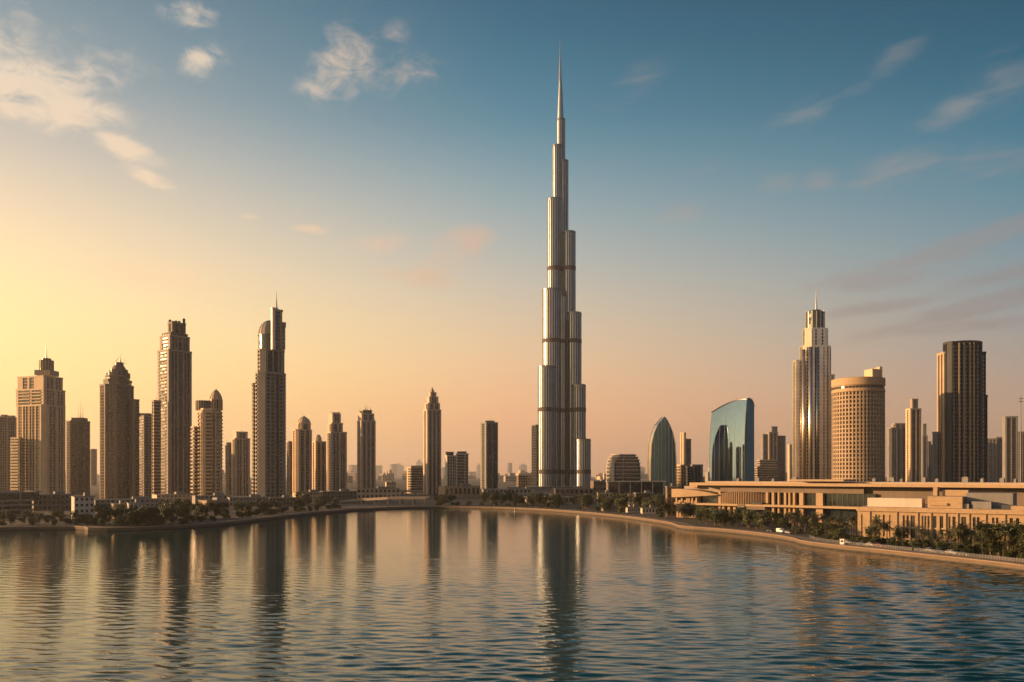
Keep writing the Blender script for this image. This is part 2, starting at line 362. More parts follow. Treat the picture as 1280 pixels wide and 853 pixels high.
# water
m_, n_, p_ = mat('lagoon_water'); oc = n_.new('ShaderNodeTexCoord').outputs['Object']; x, y, z = n_.sep(oc)
h3 = n_.noise(n_.comb(n_.m('MULTIPLY', x, 0.45), y, 9.0), 1.6, 3, 0.55, 0.3)
bp = n_.new('ShaderNodeBump'); bp.inputs['Strength'].default_value = 1.0; bp.inputs['Distance'].default_value = 1.0
n_.l.new(n_.m('MULTIPLY', h3, 0.030), bp.inputs['Height']); n_.l.new(bp.outputs[0], p_.inputs['Normal'])
p_.inputs['Base Color'].default_value = (0.0, 0.036, 0.041, 1); p_.inputs['Roughness'].default_value = 0.045; p_.inputs['IOR'].default_value = 1.45
import numpy as np
def wave_height(X, Y, seed=4):
    q = np.random.RandomState(seed); H = np.zeros_like(X)
    wind = X + 120 - 0.5 * (Y - 115) + 26 * np.sin(X * .031 + Y * .012 + 1) + 22 * np.sin(Y * .034 - X * .017) + 14 * np.sin(X * .09 - Y * .05 + 2)
    wk = np.clip((wind - 20) / 200, 0, 1); amp = 0.60 + 1.65 * wk * wk * (3 - 2 * wk)
    gust = 1 + .28 * np.sin(X * .061 + .8 * np.sin(Y * .05)) * np.sin(Y * .083 + 1.3 * np.sin(X * .027))
    spacing = np.maximum(.29 * Y / 115, .36 * (Y / 115) ** 1.35)
    for k in range(70):
        lam = 0.9 * (5.6 / 0.9) ** (k / 69.0) * q.uniform(.92, 1.08); th = math.radians(90 + q.normal(0, 19)); ph = q.uniform(0, 6.28)
        kx, ky = 2 * math.pi / lam * math.cos(th), 2 * math.pi / lam * math.sin(th)
        mod = 1 + .5 * np.sin(X * q.uniform(-.05, .05) + Y * q.uniform(-.09, .09) + q.uniform(0, 6.28))
        fade = np.clip(lam / (spacing * 3.0) - .4, 0, 1)
        H += WAVE * lam ** 1.05 * mod * fade * np.sin(kx * X + ky * Y + ph)
    return H * amp * gust
WAVE = 0.00215
ys = [66.0]
while ys[-1] < 820: ys.append(ys[-1] + .34 * (ys[-1] / 115) ** 1.3)
ys = np.array(ys); us = np.linspace(-.78, .78, 600)
Y = np.repeat(ys[:, None], len(us), 1); X = us[None, :] * (Y + 25)
Zw = wave_height(X, Y); nr, ncn = X.shape
vv = np.stack([X, Y, Zw], -1).reshape(-1, 3)
ii = (np.arange(nr - 1)[:, None] * ncn + np.arange(ncn - 1)[None, :]).reshape(-1)
ff = np.stack([ii, ii + 1, ii + ncn + 1, ii + ncn], -1)
bx = np.array([(-SIDE, -300, -.7), (SIDE, -300, -.7), (SIDE, 900, -.7), (-SIDE, 900, -.7)]); nb = len(vv)
vv = np.concatenate([vv, bx]); ff = np.concatenate([ff, np.array([[nb, nb + 1, nb + 2, nb + 3]])])
me = bpy.data.meshes.new('water'); me.vertices.add(len(vv)); me.vertices.foreach_set('co', vv.astype(np.float32).ravel())
me.loops.add(len(ff) * 4); me.loops.foreach_set('vertex_index', ff.astype(np.int32).ravel()); me.polygons.add(len(ff))
me.polygons.foreach_set('loop_start', np.arange(0, len(ff) * 4, 4, dtype=np.int32)); me.polygons.foreach_set('use_smooth', np.ones(len(ff), bool))
me.update(calc_edges=True); me.validate(); me.materials.append(m_); wo_ = bpy.data.objects.new('water', me); C.objects.link(wo_); struct(wo_)

# ------------------------------------------------------------------ air
hz = MB(); hz.prism([(-17500, -310), (17500, -310), (17500, 26000), (-17500, 26000)], -3.0, 880.0)
m_ = bpy.data.materials.new('haze_air'); m_.use_nodes = True; n_ = NT(m_.node_tree); n_.n.clear()
pv = n_.new('ShaderNodeVolumePrincipled'); pv.inputs['Density'].default_value = HAZE_DENSITY; pv.inputs['Color'].default_value = (0.90, 0.89, 0.88, 1); pv.inputs['Anisotropy'].default_value = 0.5
n_.l.new(pv.outputs[0], n_.new('ShaderNodeOutputMaterial').inputs['Volume'])
ho = hz.build('haze', m_); ho['kind'] = 'stuff'

# ------------------------------------------------------------------ facade kit
def bay(mb, style, p0, tv, nv, s0, s1, z0, z1, fh, k=1.0):
    """adds the relief of one bay on a wall line; material slots: 0 stone, 1 glass, 2 trim"""
    w_ = s1 - s0; nf = max(1, int(round((z1 - z0) / fh))); fh = (z1 - z0) / nf
    B = lambda a, b, o0, o1, c, d, m=0: mb.box(p0, tv, nv, a, b, o0, o1, c, d, m)
    if style == 'p': B(s0, s1, -.3, .7 * k, z0, z1 + .9)
    elif style == 'w':
        nc = max(1, int(round(w_ / 3.4)))
        for i in range(nf): B(s0, s1, -.2, .28, z0 + i * fh, z0 + (i + .22) * fh)
        for i in range(nc + 1):
            c = s0 + w_ * i / nc; B(max(s0, c - .30), min(s1, c + .30), -.25, .6, z0, z1 + .3)
    elif style == 'b':
        
        prof = [(-.2, z0 - .15)]; mm = [0]
        for i in range(nf):
            z = z0 + i * fh; prof += [(1.5 * k, z - .15), (1.5 * k, z + 1.1), (.03, z + 1.1)] + ([(.03, z + fh - .15)] if i < nf - 1 else []); mm += [0, 0, 1] + ([0] if i < nf - 1 else [])
        prof.append((.03, z1)); mm.append(0); prof.append((-.2, z1)); mm.append(0); n_p = len(prof); b0_ = len(mb.v)
        for s_ in (s0, s1): mb.v += [(p0[0] + tv[0] * s_ + nv[0] * o_, p0[1] + tv[1] * s_ + nv[1] * o_, z_) for o_, z_ in prof]
        for i in range(n_p): j = (i + 1) % n_p; mb.f.append((b0_ + i, b0_ + j, b0_ + n_p + j, b0_ + n_p + i)); mb.m.append(mm[i])
        mb.f.append(tuple(b0_ + i for i in reversed(range(n_p)))); mb.f.append(tuple(b0_ + n_p + i for i in range(n_p))); mb.m += [0, 0]
    elif style == 'h':                                             # ribbon windows
        for i in range(nf): B(s0, s1, -.2, .35, z0 + i * fh, z0 + (i + .4) * fh)
    elif style == 'f':
        nc = max(1, int(round(w_ / 4.2)))
        for i in range(nc + 1):
            c = s0 + w_ * i / nc; B(max(s0, c - .42), min(s1, c + .42), -.25, .9 * k, z0, z1 + .6)
        for i in range(nf): B(s0, s1, -.2, .12, z0 + i * fh, z0 + (i + .28) * fh, 2)
    elif style == 'g':
        nc = max(1, int(round(w_ / 3.0)))
        for i in range(nc + 1):
            c = s0 + w_ * i / nc; B(max(s0, c - .13), min(s1, c + .13), -.2, .22, z0, z1, 2)
        for i in range(nf): B(s0, s1, -.2, .1, z0 + i * fh, z0 + (i + .3) * fh, 2)
BAYNAME = {'p': 'pier', 'w': 'window_bay', 'b': 'balcony_stack', 'h': 'ribbon_window_bay', 'f': 'fin_bay', 'g': 'glass_bay'}

class Tower:
    """rectangular tower seen corner-on; every tier is given by the photo columns of its left, near and right corner"""
    def __init__(self, name, label, D, a, x0, xc, x1, mats, cat='tower', fh=3.7, group=None):
        self.D, self.fh, self.mats = D, fh, mats
        th = math.atan((0.5 * (x0 + x1) - 640) / FOC); self.yaw = R(a) - th
        self.e1 = (math.cos(self.yaw), math.sin(self.yaw)); self.e2 = (-math.sin(self.yaw), math.cos(self.yaw))
        P = self.rect(x0, xc, x1, 0); self.cx = sum(p[0] for p in P) / 4; self.cy = sum(p[1] for p in P) / 4
        self.o = thing(name, label, cat, (self.cx, self.cy, GZ), group)
    def rect(self, x0, xc, x1, ddp):
        Cy = self.D + ddp; Cx = SX(xc, Cy); e1, e2 = self.e1, self.e2
        k1, k0 = (x1 - 640) / FOC, (x0 - 640) / FOC
        w_ = (k1 * Cy - Cx) / (e1[0] - k1 * e1[1]); d_ = (k0 * Cy - Cx) / (e2[0] - k0 * e2[1])
        c = (Cx, Cy); return [c, (Cx + e1[0] * w_, Cy + e1[1] * w_), (Cx + e1[0] * w_ + e2[0] * d_, Cy + e1[1] * w_ + e2[1] * d_), (Cx + e2[0] * d_, Cy + e2[1] * d_)]
    def tier(self, x0, xc, x1, yt, yb, front, left, ddp=0.0, name='shaft', ch=0.0, chs='p1', cap=1.6, fh=None, mats=None, k=1.0, sub=True):
        mats = mats or self.mats; fh = fh or self.fh
        P = self.rect(x0, xc, x1, ddp); dm = P[0][1]
        z1 = ZP(yt, dm); z0 = GZ if yb is None else ZP(yb, dm)
        c, r, bk, l = P
        edges = []
        if ch:
            e1, e2 = self.e1, self.e2
            w_ = math.dist(c, r); d_ = math.dist(c, l); q = min(ch, w_ * .3, d_ * .3)
            poly = [(c[0] + e1[0] * q, c[1] + e1[1] * q), (r[0] - e1[0] * q, r[1] - e1[1] * q), (r[0] + e2[0] * q, r[1] + e2[1] * q), (bk[0] - e2[0] * q, bk[1] - e2[1] * q),
                    (bk[0] - e1[0] * q, bk[1] - e1[1] * q), (l[0] + e1[0] * q, l[1] + e1[1] * q), (l[0] - e2[0] * q, l[1] - e2[1] * q), (c[0] + e2[0] * q, c[1] + e2[1] * q)]
            st = [front, chs, left, 'w1', front, 'w1', left, chs]
            vis = {0, 1, 6, 7}
        else:
            poly = [c, r, bk, l]; st = [front, left, front, left]; vis = {0, 3}
        sh = MB(); sh.prism(poly, z0, z1, 1, 0)
        n = len(poly)
        for i in range(n):
            a, b = poly[i], poly[(i + 1) % n]; L = math.dist(a, b)
            if L < .5: continue
            tv = ((b[0] - a[0]) / L, (b[1] - a[1]) / L); nv = (tv[1], -tv[0])
            toks = st[i].split(); 
            tot = sum(float(q[1:]) for q in toks); s = 0.0
            for q in toks:
                wq = float(q[1:]) / tot * L
                if i in vis and sub:
                    mb = MB(); bay(mb, q[0], a, tv, nv, s, s + wq, z0, z1, fh, k); mb.build(BAYNAME[q[0]], mats, self.o)
                elif q[0] in 'pbwh': bay(sh, q[0], a, tv, nv, s, s + wq, z0, z1, fh, k)
                s += wq
        sh.build(name, mats, self.o)
        if cap:
            mb = MB()
            for i in range(n):
                a, b = poly[i], poly[(i + 1) % n]; L = math.dist(a, b)
                tv = ((b[0] - a[0]) / L, (b[1] - a[1]) / L); nv = (tv[1], -tv[0])
                mb.box(a, tv, nv, -.3, L + .3, -.7 + .01 * i, .9 + .01 * i, z1 - .5, z1 + cap + .01 * i, 0)
            mb.build('parapet', mats, self.o)
        return P, z1
    # crown pieces on the tower's axis, by photo column / row at centre depth
    def cd(self): return self.cy
    def spire(self, px, yt, yb, r0, r1=.15, n=8, name='spire', m=None, ddp=None):
        D = self.cy if ddp is None else self.D + ddp; mb = MB(); z0, z1 = ZP(yb, D), ZP(yt, D)
        mb.lathe(SX(px, D), D, [(r0, z0), (r0 * .75, z0 + (z1 - z0) * .3), (r0 * .4, z0 + (z1 - z0) * .55), (r1, z1)], n); return mb.build(name, m or M['steel'], self.o)
    def drum(self, xa, xb, yt, yb, name='drum', m=None, n=24, ddp=None, ribs=True, sy=1.0):
        D = self.cy if ddp is None else self.D + ddp; px = (xa + xb) / 2; r = (xb - xa) / 2 * D / FOC; mb = MB(); z0, z1 = ZP(yb, D), ZP(yt, D)
        mb.lathe(SX(px, D), D, [(r, z0), (r, z1 - .6), (r * 1.04, z1 - .6), (r * 1.04, z1)], n, 1, 1, sy)
        if ribs:
            for i in range(n):
                a = 2 * math.pi * i / n; c = (SX(px, D) + r * math.cos(a), D + r * sy * math.sin(a)); mb.box(c, (math.cos(a), math.sin(a)), (-math.sin(a), math.cos(a)), -.3, .4, -.35, .35, z0, z1 + .2, 0)
        return mb.build(name, m or self.mats, self.o)
    def dome(self, xa, xb, yt, yb, name='dome', m=None, kind='round', n=20, ddp=None):
        D = self.cy if ddp is None else self.D + ddp; px = (xa + xb) / 2; r = (xb - xa) / 2 * D / FOC; z0, z1 = ZP(yb, D), ZP(yt, D); pr = []
        for i in range(9):
            q = i / 8
            if kind == 'round': pr.append((max(.05, r * math.cos(q * math.pi / 2)), z0 + (z1 - z0) * math.sin(q * math.pi / 2)))
            elif kind == 'ogive': pr.append((max(.05, r * (1 - q ** 1.9)), z0 + (z1 - z0) * q))
            elif kind == 'cone': pr.append((max(.05, r * (1 - q)), z0 + (z1 - z0) * q))
            elif kind == 'trunc': pr.append((r * (1 - .42 * q ** 1.4), z0 + (z1 - z0) * q))
        mb = MB(); mb.lathe(SX(px, D), D, pr, n, 0)
        for i in range(0, n, 2):
            a = 2 * math.pi * i / n
            pts = [(SX(px, D) + (rr + .1) * math.cos(a), D + (rr + .1) * math.sin(a), zz) for rr, zz in pr[:-1]]
            mb.tube(pts, [.28] * len(pts), 4, 2)
        return mb.build(name, m or self.mats, self.o)
    def block(self, xa, xb, yt, yb, name='roof_block', m=None, ddp=None, dep=None, slope=0.0):
        D = self.cy if ddp is None else self.D + ddp; wd = (xb - xa) * D / FOC; dep = dep or wd; z0, z1 = ZP(yb, D), ZP(yt, D)
        c = (SX((xa + xb) / 2, D), D); ax = (1.0, 0.0); ay = (0.0, 1.0); mb = MB()
        mb.box(c, ax, ay, -wd / 2, wd / 2, -dep / 2, dep / 2, z0, z1, 0)
        nn = max(2, int(wd / 2.5))
        for i in range(nn + 1): mb.box(c, ax, ay, -wd / 2 + wd * i / nn - .25, -wd / 2 + wd * i / nn + .25, -dep / 2 - .3, dep / 2 + .3, z0, z1 + .4, 2)
        if slope:
            for q in (4, 5): pass
        return mb.build(name, m or self.mats, self.o)

bei = [M['beige'], M['glass'], M['taupe']]; san = [M['sand'], M['glass'], M['taupe']]; bro = [M['brown'], M['glass'], M['dark']]
tau = [M['taupe'], M['glass'], M['dark']]; pal = [M['pale'], M['glass'], M['taupe']]; gre = [M['grey'], M['bglass'], M['dark']]; drk = [M['dark'], M['bglass'], M['dark']]

# ------------------------------------------------------------------ left bank towers
T = Tower('residential_tower', 'hazy tan slab tower cut by the left edge of the photo, ragged roof', 1120, 20, -14, -2, 20, bei)
T.tier(-14, -2, 20, 522, None, 'p1 w5 p1 w5 p1', 'p1 b4 p1')
T.block(3, 8, 519, 523, 'roof_block'); T.block(11, 17, 520, 523, 'roof_block')

T = Tower('stepped_tower', 'broad beige tower with curved balconies, round lantern and thin mast, far left', 1000, 40, 18, 56, 84, san)
T.tier(18.5, 55, 84, 507, None, 'p1 f4 p1.2 f3 p1', 'p1 w2 p.6 f3 p.6 f3 p.6 f2 p1', 0, 'shaft', 4, 'p1')
T.tier(20.5, 55, 81, 487, 507, 'p1 f4 p1.2 f3 p1', 'p1 b5 p.6 b4 p1', 2, 'setback_tier')
T.tier(22.5, 55, 78, 471, 487, 'p1 f4 p1.2 f3 p1', 'p1.4 g1.2 p.5 g1.2 p2.5', 3.5, 'setback_tier')
T.block(49, 68, 464, 470, 'roof_block'); T.drum(50.5, 66, 451, 465, 'lantern', n=16); T.drum(53, 63.5, 448.5, 451, 'lantern_cap', n=16, ribs=False)
T.spire(58, 425, 449, 1.1)
T.spire(55.5, 441, 449, .5, name='aerial')
T.tier(14, 24, 30, 548, None, 'w1', 'b1', -2, 'side_wing', cap=1.0)

T = Tower('dark_tower', 'slim dark brown tower with three roof aerials beside the broad beige tower', 1180, 24, 83, 88, 112, bro)
T.tier(83, 88, 112, 527, None, 'p.6 w4 p.5 g4 p.5 w3 p.6', 'p1 w3')
T.block(93, 106, 523, 527); 
for px, yt in ((98, 508), (100.5, 502), (103.5, 509)): T.spire(px, yt, 524, .7, .2, 5, 'aerial')
T = Tower('far_tower', 'pale thin tower in haze just right of the slim aerial tower', 2300, 15, 112, 114, 121, bei, group='pale towers in the haze')
T.tier(112, 114, 121, 562, None, 'p1 w4 p1', 'w1')

T = Tower('octagonal_tower', 'dark brown tower with cut corners, tiered crown and truncated dome', 940, 28, 120.5, 134, 171.5, [M['brown'], M['bglass'], M['dark']])
T.tier(120.5, 137, 171.5, 481, None, 'p.6 g3 p.5 g3 p.5 g3.4 p.6', 'p.6 w3 p.6', 0, 'shaft', 9, 'p.5 w2 p.5')
T.tier(166, 168.5, 173.5, 500, None, 'w1', 'p1', 14, 'side_wing', cap=.8)
T.tier(126, 140, 168.5, 475.5, 481, 'h1', 'h1', 3, 'setback_tier', 8, 'h1', 2.0, 2.2)
T.tier(129, 141, 165.5, 470, 475.5, 'g1', 'g1', 4, 'setback_tier', 8, 'g1', 1.6)
T.drum(135, 161, 466.8, 470.5, 'drum', n=16); T.drum(138.5, 158.5, 462.6, 466.8, 'drum', n=16); T.dome(140.5, 157, 456.5, 462.6, 'dome', kind='trunc', n=16); T.drum(144, 154, 453.5, 457, 'dome_cap', n=16, ribs=False)
T.spire(150.5, 442.5, 456, 1.3); 
mb = MB(); D = T.cy; mb.tube([(SX(142, D), D, ZP(455, D)), (SX(149.5, D), D, ZP(446, D))], [.35, .2], 5); mb.build('roof_crane_arm', M['steeld'], T.o)
T.spire(156, 449, 456, .4, name='aerial')

T = Tower('slab_tower', 'narrow tan slab tower of stacked balconies between the dark octagonal and tallest crenellated towers', 1050, 32, 171, 180.5, 192, tau)
T.tier(171, 180.5, 192, 521, None, 'p.5 w3 p.8 b4', 'p.4 b4 p.6')
T.block(175, 188, 517.5, 521); T.spire(175, 515, 519, .4, name='aerial'); T.spire(188.5, 514, 519, .4, name='aerial')

T = Tower('crenellated_tower', 'very tall brown tower with sunlit balcony edge and crenellated crown, left skyline', 880, 30, 197.5, 212, 239, bro)
T.tier(197.5, 211.5, 239, 438, None, 'p1 f4 p.7 g2.6 p.7 f4 p1', 'p1.2 b4 p1.4', 0, 'shaft', mats=tau)
T.tier(200.5, 213, 236.5, 420, 438, 'p1 f4 p.7 g2.6 p.7 f4 p1', 'p1 b3 p1', 2.5, 'setback_tier', mats=tau)
T.tier(203.5, 214, 234, 416, 420, 'w1', 'w1', 4, 'setback_tier', cap=.8)
T.tier(210.5, 216, 231.5, 404, 416, 'p1 f2 p1 f2 p1', 'p1 f1 p1', 8, 'crown')
for px, yt in ((212.5, 400.5), (216.3, 402), (220, 401.5), (224, 402), (230, 399)): T.block(px - .9, px + .9, yt, 405, 'crown_post')
T.spire(212.5, 398, 402, .35, name='aerial')
T.tier(190.5, 193, 200.5, 502, None, 'h1', 'p.5 h3 p.4', -8, 'side_wing', mats=bei)
T.spire(195, 492, 502, .5, name='aerial', ddp=2)

T = Tower('pointed_tower', 'banded tan tower with a round drum and pointed dome on its roof', 820, 34, 243, 259, 281.5, san)
T.tier(243, 258, 281.5, 515, None, 'p.5 g3 p2 b5', 'p.7 b3 p1.5 g2 p.4', 0, 'shaft', 7, 'p1 b2', mats=san)
T.tier(245, 259, 279, 512, 515, 'h1', 'h1', 2, 'setback_tier', 6, 'h1')
T.tier(239.5, 243, 248, 535, None, 'b1', 'b1', 6, 'side_wing')
T.drum(245.5, 264, 501.5, 513, 'drum', [M['taupe'], M['glass'], M['dark']], 20)
T.drum(262.5, 277.5, 500, 513, 'dome_drum', n=16); T.dome(262.5, 277.5, 486.5, 500, 'pointed_dome', kind='ogive', n=16); T.spire(270, 484, 488, .5, name='finial')

T = Tower('spiked_tower', 'short grey tower topped by small spikes left of the tallest left-bank tower', 1120, 20, 290, 294, 312, pal)
T.tier(290, 294, 312, 549, None, 'p1 f3 p1 f3 p1', 'p1 f2')
T.tier(292, 296, 309, 541, 549, 'p1 f3 p1', 'p1', 2, 'setback_tier')
for px, yt in ((292.5, 538), (298, 537), (301.5, 535.5), (305, 538), (308, 539)): T.spire(px, yt, 543, 1.3, .2, 4, 'spike')
T = Tower('stub_tower', 'low pale block tower tucked left of the short spiked tower', 1200, 20, 282, 285, 291, bei)
T.tier(282, 285, 291, 557, None, 'p1 w2 p1', 'w1')
T.block(284, 289, 553.5, 557)

T = Tower('tall_spired_tower', 'tallest left-bank tower with rounded shoulder, blade fin and needle mast', 760, 24, 317.5, 326, 359, tau)
T.tier(317.5, 326, 359, 466, None, 'p.6 w3.6 p.5 w3.6 p.8 g3.4 p.5 b2.4 p.4', 'p.5 b3 p.5', 0, 'shaft', 5, 'p1')
T.tier(320.5, 328, 357, 437, 466, 'p.6 f4 p.6 g3.4 p.5 f2 p.4', 'p.5 h3 p.5', 2.5, 'setback_tier', 4, 'p1')
gt = [M['taupe'], M['bglass'], M['steel']]
T.drum(323.5, 353, 420, 438, 'rounded_drum', gt, 36, ddp=21, ribs=False); T.dome(323.5, 353, 401, 420, 'rounded_shoulder', gt, 'round', 36, ddp=21)
T.tier(339.5, 341.2, 346.5, 386.5, 437, 'p1 g1', 'p1', 2, 'blade_fin', mats=[M['steel'], M['bglass'], M['steeld']])
T.tier(345.8, 347, 352.5, 389, 437, 'g1 p1', 'g1', 4, 'blade_fin', mats=[M['beige'], M['bglass'], M['steeld']])
T.tier(349.5, 351, 356.3, 408, 437, 'p1 g1 p1', 'g1', 5, 'upper_tier', mats=gt); T.tier(352.5, 353.5, 356.5, 404, 408.5, 'p1', 'p1', 5.6, 'upper_tier', cap=.4)
T.tier(315, 317, 322, 481, None, 'h1', 'h1', 8, 'side_wing')
T.spire(345.5, 364.5, 388, 1.1)

T = Tower('stub_tower', 'thin low tower hugging the right side of the tallest left-bank tower', 1180, 20, 359, 361, 367, bei)
T.tier(359, 361, 367, 553, None, 'p1 w2 p1', 'w1')
T = Tower('domed_tower', 'tan tower with shouldered top and ribbed dome, right of the needle-mast tower', 1080, 22, 365, 371, 390, san)
T.tier(365, 371, 390.5, 538, None, 'p1 f3 p1 f3 p1', 'p1 w2 p1', 0, 'shaft', 3)
T.tier(371, 375, 389, 530, 538, 'p1 f3 p1', 'p1 f1', 2, 'setback_tier', 3)
T.dome(371.5, 388, 520, 529, 'dome', kind='ogive', n=16); T.spire(380, 517, 521, .6, name='finial')
T = Tower('domed_tower', 'small pale tower with tiny dome between the ribbed-dome tower and the twin-shouldered one', 1150, 22, 390, 395, 407, san)
T.tier(390, 395, 407.5, 553, None, 'p1 w2 p1 f2 p1', 'p1 w1 p1')
T.dome(394, 402, 543.5, 552, 'dome', kind='round', n=12); T.spire(398, 542, 545, .4, name='finial')
T = Tower('shouldered_tower', 'twin-shouldered tan tower with flat crown and stub mast, left of centre', 1100, 22, 408, 414, 433, pal)
T.tier(408.5, 414, 433, 541, None, 'p1 f4 p1 f3 p1', 'p1 w2 p1')
T.tier(410, 415, 428, 530, 541, 'p1 f3 p1 f2 p1', 'p1 f1', 2, 'setback_tier')
T.tier(411.5, 416, 425.5, 518, 530, 'p1 f3 p1', 'p1', 3.5, 'crown', cap=1)
T.spire(414.3, 513.5, 519, 1.0); T.block(417, 424, 516, 518.5)
T = Tower('prong_tower', 'straight ribbed tower crowned with small prongs, alone left of the hazy gap', 1100, 20, 447, 452, 469, pal)
T.tier(447, 452, 469, 527, None, 'p.7 f2 p.7 f2 p.7 f2 p.7', 'p1 f1 p1')
T.tier(448, 452.5, 467, 518, 527, 'p.7 f2 p.7 f2 p.7', 'p1', 1.5, 'setback_tier')
T.tier(450.5, 454, 464.5, 513, 518, 'w1', 'w1', 4, 'crown', cap=.6)
for px, yt in ((450, 510), (456.5, 505), (459, 508), (463, 509)): T.spire(px, yt, 515, 1.0, .2, 5, 'prong')
for px in (468, 447.8): T.spire(px, 522, 528, .8, .2, 5, 'prong')

T = Tower('office_block', 'low striped office block with wide pale floor slabs left of the pointed tower', 1300, 35, 509, 514, 528, san, 'office block', 4.0)
T.tier(509, 514, 528.5, 585.5, None, 'b1', 'p1 b2', mats=[M['sand'], M['bglass'], M['dark']])
T.block(515, 527, 582.5, 585.5)
T = Tower('pointed_tower', 'slim vertical-ribbed tower stepping up to a sharp point, midway to the supertall', 1180, 24, 529.5, 534.5, 551, pal)
T.tier(529.5, 534.5, 551, 513, None, 'p.8 f2 p.8 f2 p.8 f2 p.8', 'p.8 f1 p.8')
T.tier(531, 535.5, 549.5, 504.5, 513, 'p.8 f2 p.8 f2 p.8', 'p.8 f1', 1.5, 'setback_tier', cap=.8)
T.tier(533.5, 537, 547.5, 496.5, 504.5, 'p.8 f2 p.8', 'p.8', 3, 'setback_tier', cap=.6)
T.tier(536, 538.5, 545, 491, 496.5, 'p.8 f1 p.8', 'p.8', 5, 'crown', cap=.4)
T.dome(536.5, 543.5, 484, 491.5, 'pointed_roof', kind='cone', n=8)
for px, yt in ((532.3, 501), (548.8, 502), (534.8, 493), (547, 494)): T.spire(px, yt, 513 if yt > 500 else 505, .8, .2, 5, 'pinnacle')
T = Tower('office_block', 'twin dark glass office block with white vertical piers on its left half', 1150, 24, 557, 559, 585, [M['white'], M['bglass'], M['slab']], 'office block', 4.2)
T.tier(557, 559, 571.5, 570.5, None, 'f1', 'p1')
T.tier(570.5, 571.5, 585, 568, None, 'g5 p.4 g2', 'p1', 4, 'shaft')
T.tier(572, 573, 582.5, 565, 568, 'h1', 'p1', 8, 'roof_storey', cap=.6, mats=drk); T.tier(557.5, 558.5, 566.5, 565.5, 570.5, 'h1', 'p1', 4, 'roof_storey', cap=.6, mats=drk)
T = Tower('slab_tower', 'flat-topped grey slab tower with lit left edge standing left of the supertall', 1250, 26, 601, 608, 622, gre)
T.tier(601, 608, 622, 529, None, 'p.6 g3 p.5 g3 p.5', 'p1 w2 p1', mats=[M['grey'], M['bglass'], M['dark']])
T.block(607, 618, 526.5, 529); T.spire(611, 524, 527, .7, .3, 5, 'aerial'); T.spire(614, 523.5, 527, .8, .3, 5, 'aerial')
T = Tower('office_block', 'tiny pale open-framed block at the left foot of the supertall', 1520, 15, 646, 648, 666, [M['sand'], M['bglass'], M['dark']], 'office block', 5.0)
T.tier(646, 648, 666, 594.5, None, 'w1', 'w1')

# ------------------------------------------------------------------ the supertall spire tower
DB = 1480.0
sup = thing('supertall_tower', 'soaring silver supertall tower of stepped round tubes tapering to a needle, centre of skyline', 'skyscraper', (SX(701, DB), DB, GZ))
def fluted(mb, xa, xb, yt, dd, yb=None, nfl=None, cap=True):
    D = DB + dd; cx = SX((xa + xb) / 2, D); r = (xb - xa) / 2 * D / FOC; z0 = GZ if yb is None else ZP(yb, D); z1 = ZP(yt, D)
    nfl = nfl or max(12, int(r * 1.45)); P = []; b = len(mb.v); ring = []
    for i in range(nfl):
        a0 = 2 * math.pi * i / nfl; da = 2 * math.pi / nfl
        for f_, rr in ((0.0, 1.0), (.50, 1.0), (.56, .90), (.94, .90)): ring.append((rr * r * math.cos(a0 + f_ * da), rr * r * math.sin(a0 + f_ * da), f_))
    n = len(ring)
    for z in (z0, z1): mb.v += [(cx + x, D + y, z) for x, y, _ in ring]
    for i in range(n):
        j = (i + 1) % n; mb.f.append((b + i, b + j, b + n + j, b + n + i)); mb.m.append(1 if i % 4 == 2 else 0)
    mb.f.append(tuple(b + n + i for i in range(n))); mb.m.append(2)
    if cap: mb.lathe(cx, D, [(r * 1.012, z1 - 3), (r * 1.012, z1 + .8), (r * .9, z1 + 1.6)], 32, 2)
    return cx, D, r, z0, z1
tubes = [(697, 704.6, 99, 40, None), (696.0, 706.6, 150, 36, None), (690.4, 703, 183, 22, None), (697.5, 710.6, 202, 24, None), (684, 702.3, 250, 4, None), (703.4, 719.7, 291, 2, None),
         (677.8, 702.4, 363, -8, None), (708, 727, 392, -8, None), (672.2, 694, 459, -26, None), (714.8, 732.4, 482, -22, None), (719.2, 738.6, 550, -36, None), (695, 711, 372, -3, None)]
msup = [M['tubesteel'], M['tubeglass'], M['steeld']]
geo = []
for tb in tubes:
    mb = MB()
    if tb[2] == 99:
        D = DB + tb[3]; mb.lathe(SX(700.6, D), D, [(6.2, ZP(210, D)), (6.0, ZP(150, D)), (4.6, ZP(125, D)), (2.8, ZP(100, D))], 14, 0); mb.build('upper_shaft', msup, sup); continue
    geo.append(fluted(mb, *tb[:4])); mb.build('tube', msup, sup)
mb = MB(); D = DB + 40; mb.lathe(SX(700.2, D), D, [(2.9, ZP(101, D)), (2.3, ZP(92, D)), (1.3, ZP(75, D)), (.5, ZP(58, D)), (.2, ZP(48, D))], 10); mb.build('needle_spire', [M['steel']], sup)
for yb_ in (336, 428, 514, 590):
    mb = MB(); zc = ZP(yb_, DB); hit = False
    for cx, D, r, z0, z1 in geo:
        if z1 > zc + 8: mb.lathe(cx, D, [(r * 1.006, zc - 3.8), (r * 1.02, zc - 3.6), (r * 1.02, zc + 3.6), (r * 1.006, zc + 3.8)], 40, 0)
    mb.build('mechanical_floor_band', [M['band']], sup)
for px, yt, dd in ((703.4, 300, 10), (700.2, 372, -6), (709.2, 400, -12)):                    # deep service slots between the wings
    mb = MB(); D = DB + dd - 6; mb.box((SX(px, D), D), (1, 0), (0, 1), -.8, .8, -2, 6, GZ, ZP(yt, D)); mb.build('service_slot', [M['dark']], sup)
Twing = Tower('x', 'x', DB - 30, 22, 665, 671, 680, [M['steeld'], M['bglass'], M['dark']]); wo = Twing.o; Twing.o = sup
